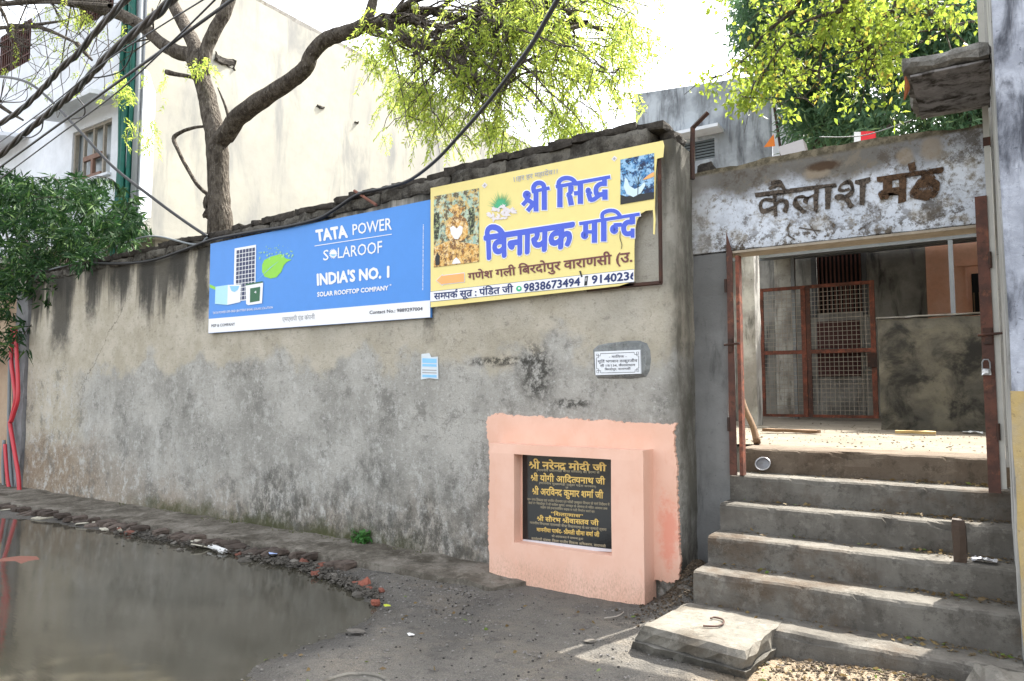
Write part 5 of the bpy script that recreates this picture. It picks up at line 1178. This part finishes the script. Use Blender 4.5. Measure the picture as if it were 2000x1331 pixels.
dirs = [np.array((r2_.normal()*.6, r2_.normal()*.6, -.5+r2_.normal()*.3)) for _ in pts]
A_, B_, stk = pinnate(pts, dirs, .26, 7, .06, 9); leaves('foliage', A_, B_, .068, .020, NEEM, neem, 2)

# ---- dark bush over the left end of the wall
bush = thing('oleander_bush', (-13.5,.6,0), 'dense dark green long-leaved bush spilling over the left end of the wall', 'bush')
bpoly = [(-60,335),(60,335),(95,375),(160,352),(230,380),(285,425),(268,462),(200,498),(150,512),(95,530),(85,575),(48,600),(40,660),(22,705),(-60,715)]
BUSH = make_leaf('oleander_leaf', (.010,.034,.012), (.028,.072,.02), (.07,.13,.03), .25, .85, .62)
cen = fill(bpoly, 1200, -.35, 1.3, 9, .42, .02); LP = []; LD = []
for c_ in cen:
    dd = r2_.normal(size=3)*.5+np.array((.1,-.3,.1))
    for k in range(10): LP.append(c_+r2_.normal(size=3)*.035); v_ = dd+r2_.normal(size=3)*.75; v_[2] -= .55; LD.append(v_)
leaves('foliage', LP, LD, .20, .036, BUSH, bush, 3)
mb = MB(); 
for k in range(46):
    c_ = cen[rr_.randrange(len(cen))]; s0 = np.array((rr_.uniform(-14.6,-10.8), rr_.uniform(.35,1.0), 2.6)); s0[0] = min(s0[0], c_[0]+.8); mb.tube(bez([s0, (s0+c_)/2+np.array((0,0,.35)), c_], 4), interp([.022,.012,.006], 9), 5, False)
mb.build('stem', BARK, bush, kind='stuff')
# long arching frond over the bush
fr_ = [((40,395),(60,360),(100,345),(128,372)),((30,430),(60,395),(110,385),(150,400)),((170,352),(190,345),(220,352),(235,372)),((-10,440),(30,400),(60,380),(95,395))]
LP = []; LD = []; mb = MB()
for q_ in fr_:
    P = bez([AY(x, y, -.2+.1*i) for i, (x, y) in enumerate(q_)], 6); mb.tube(P, .006, 4, False)
    for i in range(1, len(P)):
        for s_ in (-1, 1): LP.append(P[i]); t_ = P[i]-P[i-1]; t_ /= np.linalg.norm(t_); LD.append(t_*.6+np.array((.15*s_, .3*s_, -.85)))
mb.build('frond_stalk', BARK, bush, kind='stuff'); leaves('frond', LP, LD, .19, .032, BUSH, bush, 4)

# ---- yellow-green tree reaching over from the right
rt_ = thing('overhanging_tree', (1.6,2.2,0), 'yellow-green round-leaved tree whose branches hang over the gate beam from above', 'tree')
mb = MB(); tk = bez([(1.6,2.4,-.1),(1.55,2.4,3),(1.3,2.3,6),(.4,2.1,8.2),(-1.2,1.9,8.9),(-2.6,1.8,8.4)], 6); mb.tube(tk, interp([.2,.17,.15,.12,.08,.04], len(tk)), 12); mb.build('trunk', BARK, rt_, True)
oc = [(1395,-40),(1905,-40),(1900,60),(1855,70),(1800,90),(1770,110),(1735,170),(1700,195),(1680,150),(1640,160),(1600,215),(1575,205),(1560,150),(1520,140),(1500,190),(1440,238),(1420,200),(1430,160),(1370,165),(1420,120),(1450,60),(1400,20)]
tw = MB(); ends = []
brs = [[(1640,-60),(1650,10),(1665,60),(1690,100),(1720,125)],[(1600,-60),(1560,10),(1500,60),(1450,120),(1385,160)],[(1640,-50),(1630,20),(1610,90),(1600,150),(1596,200)],[(1540,-50),(1520,40),(1515,100),(1535,140)],[(1800,-60),(1810,0),(1830,40),(1860,60)],[(1660,-50),(1640,20),(1560,50),(1500,130),(1440,210)],[(1750,-60),(1740,20),(1700,70),(1690,150)]]
YO = [1.5,1.3,1.4,1.5,1.7,1.2,1.6]
for q_, Y in zip(brs, YO):
    P = bez([AY(x, y, Y) for x, y in q_], 5); P = [p+np.array([rr_.gauss(0,.012) for _ in range(3)]) for p in P]
    P = bez([tk[rr_.randrange(len(tk)-8, len(tk)-2)], (np.array(tk[-6])+P[0])/2+np.array((0,0,.3)), P[0]], 4)[:-1]+P
    tw.tube(P, interp([.034,.026,.018,.010,.006], len(P)), 6, False); ends += P[8:]
    for k in range(22):
        s1 = P[rr_.randrange(8, len(P))]; e1 = s1+np.array((rr_.gauss(0,.25),rr_.gauss(0,.25),rr_.gauss(-.08,.2))); tw.tube(bez([s1, (s1+e1)/2+np.array((0,0,.05)), e1], 3), interp([.008,.005,.003], 7), 4, False); ends += [e1, (s1+e1)/2]
tw.build('twig', BARK, rt_, kind='stuff')
YG_ = make_leaf('yellow_green_leaf', (.10,.17,.028), (.24,.30,.04), (.40,.24,.06), .55, .91)
cen = fill(oc, 330, .9, 2.2, 12, .56, .014)+[np.array(ends[rr_.randrange(len(ends))])+np.array([rr_.gauss(0,.05) for _ in range(3)]) for _ in range(330)]
LP = []; LD = []
for c_ in cen:
    for k in range(7): LP.append(c_+r2_.normal(size=3)*.045); v_ = r2_.normal(size=3)*.7; v_[2] -= .4; LD.append(v_)
leaves('foliage', LP, LD, .062, .036, YG_, rt_, 5)

# ---- big dark trees beyond the courtyard
MANGO = make_leaf('mango_leaf', (.045,.10,.055), (.10,.18,.085), (.17,.24,.09), .4, .9, .42)
def far_tree(label, poly_, y0, y1, n, seed, tx, ty, px_trunk):
    t = thing('mango_tree', (tx, ty, 0), label, 'tree')
    cen = fill(poly_, n, y0, y1, seed, .36, .011); LP = []; LD = []
    rg = np.random.default_rng(seed)
    for c_ in cen:
        o_ = rg.normal(size=3)*.4
        for k in range(12): LP.append(c_+rg.normal(size=3)*.10); v_ = rg.normal(size=3)*.7+o_; v_[2] -= .5; LD.append(v_)
    leaves('crown', LP, LD, .26, .062, MANGO, t, seed)
    top = np.mean(cen, axis=0); mb = MB(); mb.tube(bez([(tx,ty,-.1),(tx+.1,ty,4),(top[0],top[1],top[2]-1)], 5), interp([.35,.28,.16], 11), 10); mb.build('trunk', BARK, t, True)
    mb = MB()
    for k in range(40): c_ = cen[rg.integers(len(cen))]; s0 = np.array((top[0],top[1],top[2]-1.2)); mb.tube(bez([s0,(s0+c_)/2+np.array((0,0,.4)),c_], 3), interp([.09,.05,.02], 7), 5, False)
    mb.build('branch', BARK, t, kind='stuff')
far_tree('dark green mango tree in the middle behind the gate beam', [(1440,20),(1470,-60),(1700,-60),(1720,100),(1700,275),(1600,300),(1560,305),(1545,240),(1520,170),(1470,110),(1425,80)], 12.5, 16.5, 2300, 31, -3.6, 15.5, 0)
far_tree('dark green mango tree behind the canopy at the right', [(1680,-60),(2050,-60),(2050,300),(1900,330),(1780,290),(1680,285),(1660,150)], 11.5, 15.5, 2100, 32, -.6, 13.8, 0)

# ---- small plant at the foot of the wall, moss tufts
pc = AZ(712,1062,.06); HERB = make_leaf('weed_leaf', (.04,.13,.03), (.08,.20,.05), None, .3)
pt = thing('weed_plant', tuple(pc), 'small leafy green weed growing at the foot of the long wall', 'plant')
LP = []; LD = []; mb = MB()
for k in range(26):
    d = np.array((rr_.gauss(0,.5), -abs(rr_.gauss(.2,.3)), 1.0)); d /= np.linalg.norm(d); L = rr_.uniform(.05,.17); b0 = pc+np.array((rr_.gauss(0,.06), -.03+rr_.gauss(0,.02), -.01)); b1_ = b0+d*L; mb.tube([b0,b1_], .002, 3, False)
    for j in range(5): LP.append(b0+d*L*rr_.uniform(.4,1)); LD.append(np.array((rr_.gauss(0,1),rr_.gauss(-.2,.8),rr_.gauss(.1,.6))))
mb.build('stem', flat('weed_stem', (.06,.14,.03), .7), pt, kind='stuff'); leaves('leaf', LP, LD, .06, .035, HERB, pt, 6)
LP = []; LD = []
for k in range(4200):
    x = rr_.uniform(-10.2,-4.6); y = -abs(rr_.gauss(0,.045))-.005
    if nz(x, 0, 0, 1.1)+.3 < rr_.random()*.7: continue
    LP.append((x, y, .055+rr_.random()*.02)); LD.append((rr_.gauss(0,.6),rr_.gauss(-.2,.5),.8))
o = leaves('moss', LP, LD, .022, .010, make_leaf('moss_leaf', (.05,.065,.015), (.09,.10,.02), None, .2), None, 7); tag(o, 'thin moss and grass growing along the foot of the long wall', 'moss')

# ------------------------------------------------------------------ rubble along the water
random.seed(9)
def rock_mesh(name, sx, sy, sz, seed, mat, angular=False):
    bm = bmesh.new()
    rs = random.Random(seed)
    for k in range(16 if angular else 26):
        v_ = Vector((rs.gauss(0,1),rs.gauss(0,1),rs.gauss(0,1))).normalized(); bm.verts.new((v_.x*sx*rs.uniform(.75,1.05), v_.y*sy*rs.uniform(.75,1.05), v_.z*sz*rs.uniform(.75,1.05)))
    r_ = bmesh.ops.convex_hull(bm, input=bm.verts); bmesh.ops.delete(bm, geom=[e_ for e_ in r_['geom_interior'] if isinstance(e_, bmesh.types.BMVert)], context='VERTS')
    me = bpy.data.meshes.new(name); bm.to_mesh(me); bm.free(); me.materials.append(mat); return me
stones = [rock_mesh('rubble_stone', .07, .05, .035, k, STONE, True) for k in range(7)]
def shard_mesh(seed, s=.13):
    rs = random.Random(seed); n = rs.choice([3,4,4,5]); P = [(s*rs.uniform(.6,1.1)*math.cos(2*math.pi*(k+rs.uniform(-.2,.2))/n), s*.7*rs.uniform(.6,1.1)*math.sin(2*math.pi*(k+rs.uniform(-.2,.2))/n)) for k in range(n)]
    mb = MB(); mb.prism(P, -.006, .006); me = bpy.data.meshes.new('tile_shard'); me.from_pydata(mb.v, [], mb.f); me.materials.append(TILE); return me
shards = [shard_mesh(k) for k in range(6)]
hb = []
for k in range(4):
    V, Fc = roughbox(.16-.02*k, .10, .07, (3,2,2), .018, k+60, .014); me = bpy.data.meshes.new('broken_brick'); me.from_pydata([tuple(p) for p in V], [], Fc); me.materials.append(BRICKR); hb.append(me)
def put(name, me, loc, rot, scl, label, cat, group): 
    o = bpy.data.objects.new(name, me); col.objects.link(o); o.location = loc; o.rotation_euler = rot; o.scale = (scl,)*3; return tag(o, label, cat, group)
edge = [((0,1000),(150,1022)),((150,1022),(300,1045)),((300,1045),(450,1070)),((450,1070),(600,1105)),((600,1105),(740,1165))]
def on_edge(t, spread):
    i = min(4, int(t*5)); f_ = t*5-i; a, b = edge[i]; x = a[0]+(b[0]-a[0])*f_; y = a[1]+(b[1]-a[1])*f_; return AZ(x, y+random.gauss(0, spread*.8), -.035)
for k in range(120):
    t = .25+.75*random.random()**.7; p = on_edge(t, 10); s_ = .3+1.2*random.random()**2.2
    put('rubble_stone', stones[k%7], (p[0],p[1],p[2]+.006), (random.random()*.5,random.random()*.5,random.random()*6), s_, 'small grey rubble stone lying between the path edge and the flood water', 'stone', 'grey rubble stones at the water edge')
for k in range(26):
    p = on_edge(random.uniform(.02,.62), 9); put('tile_shard', shards[k%6], (p[0],p[1],p[2]+.02+random.random()*.02), (random.gauss(0,.22),random.gauss(0,.22),random.random()*6), random.uniform(.6,1.3), 'cream tile shard tipped on the rubble at the water edge', 'tile shard', 'cream tile shards at the water edge')
for k in range(18):
    p = on_edge(random.uniform(.3,1.0), 10); put('broken_brick', hb[k%4], (p[0],p[1],p[2]+.02), (random.gauss(0,.3),random.gauss(0,.3),random.random()*6), random.uniform(.5,1.0), 'broken red brick piece in the rubble at the water edge', 'brick', 'broken bricks at the water edge')
for x_, y_, me, s_, lab, nm in ((415,1073,None,1,'long white ceramic strip resting on the bricks at the water edge','ceramic_strip'),):
    V, Fc = roughbox(.34,.07,.03,(4,1,1),.004,2,.003); o = mobj(nm, V, Fc, WHITEPL, loc=AZ(425,1072,.0)); o.rotation_euler = (.1,.05,-.15); tag(o, lab, 'ceramic strip')
for (x_, y_, s_, me, lab, nm, cat) in ((733,1180,.55,hb[1],'orange-red brick chip lying in the tip of the water','brick_chip','brick chip'),(616,1123,.7,hb[2],'round red brick lump half in the water by the path bend','brick_lump','brick'),(745,1155,.55,hb[3],'pale red brick chip on the gravel above the water tip','brick_chip','brick chip')):
    p = AZ(x_, y_, -.01); put(nm, me, (p[0],p[1],p[2]+.01), (.2,.1,1), s_, lab, cat, None)
LEAFY = flat('lime_fallen_leaf', (.40,.45,.04), .6)
def flake(name, px_, z, s, mat, label, cat, rz=0):
    c_ = AZ(*px_, z); n = 8; V = [(0,0,.004)]+[(s*(1+.35*nz(k,s*50,0,1.7))*math.cos(k*math.pi/4), s*.6*(1+.35*nz(k,s*30,2,1.7))*math.sin(k*math.pi/4), .006*nz(k,0,3,2.1)) for k in range(n)]
    o = mobj(name, V, [(0,1+k,1+(k+1)%n) for k in range(n)], mat, loc=(c_[0],c_[1],c_[2]+.012)); o.rotation_euler = (0,0,rz); return tag(o, label, cat)
flake('fallen_leaf', (756,1186), 0, .035, LEAFY, 'bright lime fallen leaf on the gravel at the tip of the water', 'leaf')
flake('paper_scrap', (695,1236), 0, .07, STONE, 'flat grey-brown scrap on the lower bank of the flood water', 'scrap', .3)
flake('plastic_scrap', (802,1243), 0, .03, WHITEPL, 'tiny bright white plastic scrap on the asphalt beyond the water tip', 'scrap')
flake('paper_scrap', (1152,1255), .002, .05, STONE, 'pale crumpled paper scrap on the asphalt below the peach box', 'paper', .8)
flake('blue_wrapper', (533,1083), .02, .06, flat('blue_white_wrapper', (.35,.45,.70), .5), 'blue and white wrapper caught on the rubble at the water edge', 'wrapper')
t = thing('twig', tuple(AZ(1200,1200,.01)), 'thin pale dry twig on the asphalt in front of the peach box', 'twig'); mb = MB(); mb.tube([AZ(x, y, .015) for x, y in bez([(1180,1208),(1205,1204),(1218,1196),(1213,1200)], 4)], .005, 4); mb.build('twig_stem', WOODP, t)
t = thing('twig', tuple(AZ(1290,1182,.01)), 'thin pale stick beside the concrete block at the dirt heap', 'twig'); mb = MB(); mb.tube([AZ(x, y, .02) for x, y in bez([(1278,1180),(1295,1184),(1310,1192)], 4)], .005, 4); mb.build('twig_stem', WOODP, t)
# manhole collar at the bottom edge
t = thing('manhole_collar', tuple(AZ(690,1345,0)), 'worn pale cement ring of a drain cover at the bottom edge of the picture', 'drain cover')
c_ = AZ(690,1348,.0); mb = MB(); mb.tube([(c_[0]+.20*math.cos(a), c_[1]+.20*math.sin(a), c_[2]+.006+.006*nz(math.cos(a),math.sin(a),0,4)) for a in np.linspace(0, 2*math.pi, 40)], .016, 6); mb.build('cement_ring', SLABM, t)
mb = MB(); mb.prism([(c_[0]+.185*math.cos(a), c_[1]+.185*math.sin(a)) for a in np.linspace(0, 2*math.pi, 28)[:-1]], c_[2]-.03, c_[2]+.004); mb.build('drain_lid', CONC_D, t)
# gravel, soil crumbs and dry leaves
def crumbs(name, N, gen, smin, smax, mat, label, cat, seed, flatness=.6):
    r_ = np.random.default_rng(seed); V = []; Fc = []
    base_ = np.array([(1,0,0),(-1,0,0),(0,1,0),(0,-1,0),(0,0,1),(0,0,-1)], float); tri = [(0,2,4),(2,1,4),(1,3,4),(3,0,4),(2,0,5),(1,2,5),(3,1,5),(0,3,5)]
    for k in range(N):
        p = gen(r_)
        if p is None: continue
        s = smin+(smax-smin)*r_.random()**3; q, _ = np.linalg.qr(r_.normal(size=(3,3))); b = (base_*r_.uniform(.6,1.3,(6,1)))@q*s; b[:,2] *= flatness; n = len(V)
        V += [tuple(x) for x in (b+p)]; Fc += [(a+n,b_+n,c_+n) for a, b_, c_ in tri]
    return tag(mobj(name, V, Fc, mat), label, cat, kind='stuff')
def hgt(x, y): return float(ground_h(np.array([[x]]), np.array([[y]]))[0,0])
def g1(r_):
    x = r_.uniform(-5.2,.2); y = r_.uniform(-3.6,-.35)
    if -3.75 < x < -2.2 and y > -.25: return None
    dens = .25+.75*math.exp(-((x+3.9)/.7)**2-((y+.85)/.5)**2)+.5*max(0, nz(x,y,0,1.5))
    if r_.random() > dens*.8: return None
    h = hgt(x, y); return None if h < -.035 else np.array((x, y, h+.003))
crumbs('gravel', 16000, g1, .0025, .015, make_brick('pale_gravel', (.16,.15,.14), (.36,.34,.31)), 'loose pale gravel scattered over the asphalt', 'gravel', 1)
crumbs('dark_gravel', 9000, g1, .003, .013, make_brick('dark_gravel', (.03,.028,.026), (.07,.065,.06)), 'dark tar chips scattered over the asphalt', 'gravel', 2)
def g2_(r_):
    t = .3+.7*r_.random(); i = min(4, int(t*5)); f_ = t*5-i; a, b = edge[i]; p = AZ(a[0]+(b[0]-a[0])*f_, a[1]+(b[1]-a[1])*f_+r_.normal()*7, -.012); return np.array((p[0],p[1],-.015+abs(r_.normal())*.012))
crumbs('bank_rubble', 2600, g2_, .006, .030, MUDST, 'small stone chips filling the bank between path and flood water', 'rubble', 3)
def g3(r_):
    k = r_.integers(5); y, z1 = fr[k][0], fr[k][1]; x = r_.uniform(-1.7,.08) if r_.random() < .45 else r_.uniform(-.5,.08)
    back = (fr[k-1][0] if k > 0 else .73); yy = back-abs(r_.normal())*.07-.005; return np.array((x, max(yy, y+.04), z1+.006))
crumbs('step_litter', 1500, g3, .003, .014, make_brick('dry_leaf_crumbs', (.05,.035,.02), (.12,.09,.05)), 'dry leaf crumbs and dirt along the backs of the steps', 'litter', 4, .35)
def g4(r_):
    if r_.random() < .45: x, y = r_.normal(-1.93,.08), r_.normal(.15,.2)
    elif r_.random() < .6: x, y = r_.uniform(-1.1,.1), r_.normal(-1.0,.14)
    else: x, y = r_.normal(-2.0,.15), r_.normal(-.15,.25)
    if y > .41 or (x > -1.78 and y > -.80) or (x < -2.05 and y > -.02) : return None
    return np.array((x, y, hgt(x, y)+.01))
crumbs('soil_litter', 5200, g4, .002, .017, make_brick('dark_soil_crumbs', (.035,.027,.02), (.10,.075,.05)), 'dark soil and leaf litter heaped beside and below the steps', 'soil', 5)
def g5(r_):
    y = 1.2+abs(r_.normal())*2.2; x = r_.uniform(-3.2,.0); return np.array((x, y, 1.158)) if y < 8.2 else None
crumbs('floor_litter', 800, g5, .002, .018, make_brick('courtyard_crumbs', (.06,.045,.03), (.17,.13,.09)), 'dry crumbs scattered on the courtyard floor', 'litter', 6, .4)
LP = []; LD = []
for k in range(420):
    if k < 150: x, y, z = rr_.uniform(-1.2,.05), rr_.gauss(-1.05,.16), .0; z = hgt(x, y)+.012
    elif k < 330:
        q = rr_.randrange(5); x = rr_.uniform(-.55,.06) if rr_.random() < .6 else rr_.uniform(-1.7,0); y = (fr[q-1][0] if q else .73)-rr_.random()*.12; z = fr[q][1]+.012
    else: x, y = rr_.uniform(-4,-.2), rr_.uniform(-3,-.5); z = hgt(x, y)+.01
    if k < 150 and y > -.82: continue
    LP.append((x, y, z)); LD.append((rr_.gauss(0,1), rr_.gauss(0,1), rr_.gauss(.1,.15)))
tag(leaves('dry_leaves', LP, LD, .045, .02, make_leaf('dry_leaf', (.12,.08,.04), (.22,.16,.07), (.10,.16,.03), .2, .8), None, 8), 'dry fallen leaflets on the steps and ground', 'leaves')

# ------------------------------------------------------------------ cables and pipes
def cable(name, pts, Ys, r_, label, cat='cable', mat=None, n=8, group=None):
    P = bez([AY(x, y, Y) for (x, y), Y in zip(pts, Ys)], n); t = thing(name, tuple(P[0]), label, cat, group); mb = MB(); mb.tube(P, r_, 7); mb.build('sheath', mat or DARKPL, t, True); return t
def twisted(pts, Ys, r_, label):
    P = bez([AY(x, y, Y) for (x, y), Y in zip(pts, Ys)], 22); t = thing('twisted_cable', tuple(P[0]), label, 'cable'); n = len(P)
    acc = 0; ph = [0]
    for i in range(1, n): acc += np.linalg.norm(P[i]-P[i-1]); ph.append(acc)
    for k in range(3):
        Q = []
        for i, p in enumerate(P):
            tg = P[min(i+1,n-1)]-P[max(i-1,0)]; tg /= np.linalg.norm(tg); a = np.cross(tg, (0,0,1)); a /= np.linalg.norm(a); b = np.cross(a, tg); an = ph[i]*5.2+k*2.094+.6*math.sin(ph[i]*1.7); Q.append(p+(a*math.cos(an)+b*math.sin(an))*r_*.8)
        mb = MB(); mb.tube(Q, r_*.95, 7); mb.build('strand', (DARKPL, STRANDB, STRANDB)[k], t, True)
twisted([(-60,275),(0,242),(44,212),(88,169),(118,135),(152,105),(186,64),(243,3),(300,-60)], [-.9,-1,-1.05,-1.15,-1.25,-1.3,-1.4,-1.55,-1.7], .022, 'upper thick twisted power cable crossing the top left corner')
twisted([(-60,350),(0,304),(30,277),(85,230),(135,189),(172,152),(220,101),(300,34),(360,-25)], [-.9,-1,-1.05,-1.15,-1.25,-1.35,-1.5,-1.7,-1.85], .025, 'lower thick twisted power cable crossing the top left corner')
cable('power_cable', [(-60,370),(0,327),(120,240),(245,150),(350,75),(460,-5),(520,-50)], [-1.1,-1.2,-1.5,-1.8,-2,-2.2,-2.3], .014, 'straight black cable running just under the lower twisted cable')
cable('power_cable', [(-60,395),(0,350),(110,268),(227,182),(330,88),(420,0),(470,-50)], [-1.1,-1.2,-1.5,-1.8,-2,-2.2,-2.3], .008, 'thin wire lowest of the wires crossing the top left corner')
cable('power_cable', [(-60,320),(0,278),(100,205),(200,125),(300,60),(405,-5)], [-1,-1.1,-1.4,-1.7,-1.9,-2.1], .007, 'thin wire running between the two twisted cables')
cable('power_cable', [(-60,150),(0,150),(50,160),(90,188),(150,250),(220,325),(300,388),(360,432),(405,462)], [-.5,-.5,-.5,-.45,-.4,-.3,-.2,-.1,-.05], .021, 'black cable slanting down from the left edge to the blue board corner')
cable('power_cable', [(1130,-60),(1092,-5),(1040,85),(1000,140),(950,205),(900,262),(850,315),(800,352),(750,368),(700,378)], [-2.2,-2.0,-1.6,-1.35,-1.1,-.8,-.5,-.25,-.1,-.08], .016, 'black cable sagging from the top centre down to the wall coping')
cable('power_cable', [(712,376),(690,385),(650,412),(620,428),(560,443),(500,452),(450,461),(408,470),(360,488),(300,508),(240,515),(180,514)], [-.08]*7+[-.07]*5, .018, 'black cable lying along the top edge of the blue board')
cable('power_cable', [(405,464),(380,478),(290,462),(200,492),(150,512),(95,528)], [-.05,-.06,-.03,-.04,-.05,-.05], .013, 'thin cable creeping along the coping left of the blue board', mat=GREYP)
for k, (q_, lab) in enumerate(((([(150,190),(165,210),(162,228),(140,233)]), 'small slack cable loop under the lower twisted cable near the window shade'), (([(85,232),(80,255),(62,268),(45,268)]), 'small slack cable loop under the lower twisted cable at the left'), (([(262,75),(255,110),(235,140),(190,152),(170,148)]), 'long slack cable loop under the lower twisted cable near the green sleeve'))):
    cable('cable_loop', q_, [-1.4,-1.35,-1.3,-1.3,-1.3][:len(q_)], .008, lab)
t = thing('coping_stick', tuple(AY(710,380,-.1)), 'short reddish stick lying on the wall coping above the blue board', 'stick'); mb = MB(); mb.tube([AY(692,373,-.05), AY(735,401,-.12)], .016, 6); mb.build('stick_shaft', flat('reddish_stick', (.22,.09,.06), .8, .5), t)
cable('service_wire', [(1600,268),(1650,268),(1700,262),(1780,235)], [3,3,3,2.5], .006, 'thin wire behind the gate beam under the dark trees', mat=STEEL)
# conduits at the left end
def conduit(pts, Ys, r_, mat, label): return cable('conduit', pts, Ys, r_, label, 'pipe', mat, 8)
conduit([(24,640),(22,700),(26,740),(30,780),(22,820),(20,830),(28,880),(36,930),(38,968)], [-.14]*9, .032, REDP, 'longest bright red conduit bending round at the left end of the wall')
conduit([(30,640),(33,700),(35,740),(35,780),(28,806),(22,824)], [-.20]*6, .03, REDP, 'second red conduit on top of the bend at the left end of the wall')
conduit([(10,868),(12,900),(15,935),(20,968)], [-.12]*4, .030, REDP, 'short dull red conduit rising from the ground left of the other pipes')
conduit([(19,700),(18,780),(17,850),(20,910),(24,968)], [-.08]*5, .026, GREYP, 'grey plastic conduit between the red ones at the left edge')
conduit([(8,860),(6,910),(8,968)], [-.05]*3, .026, GREYP, 'grey plastic conduit nearest the left edge')
flake('floating_cloth', (40,1097), -.044, .30, flat('rust_red_cloth', (.20,.08,.055), .8, .3), 'rust-red scrap of cloth floating in the flood water at the left edge', 'cloth', .2)
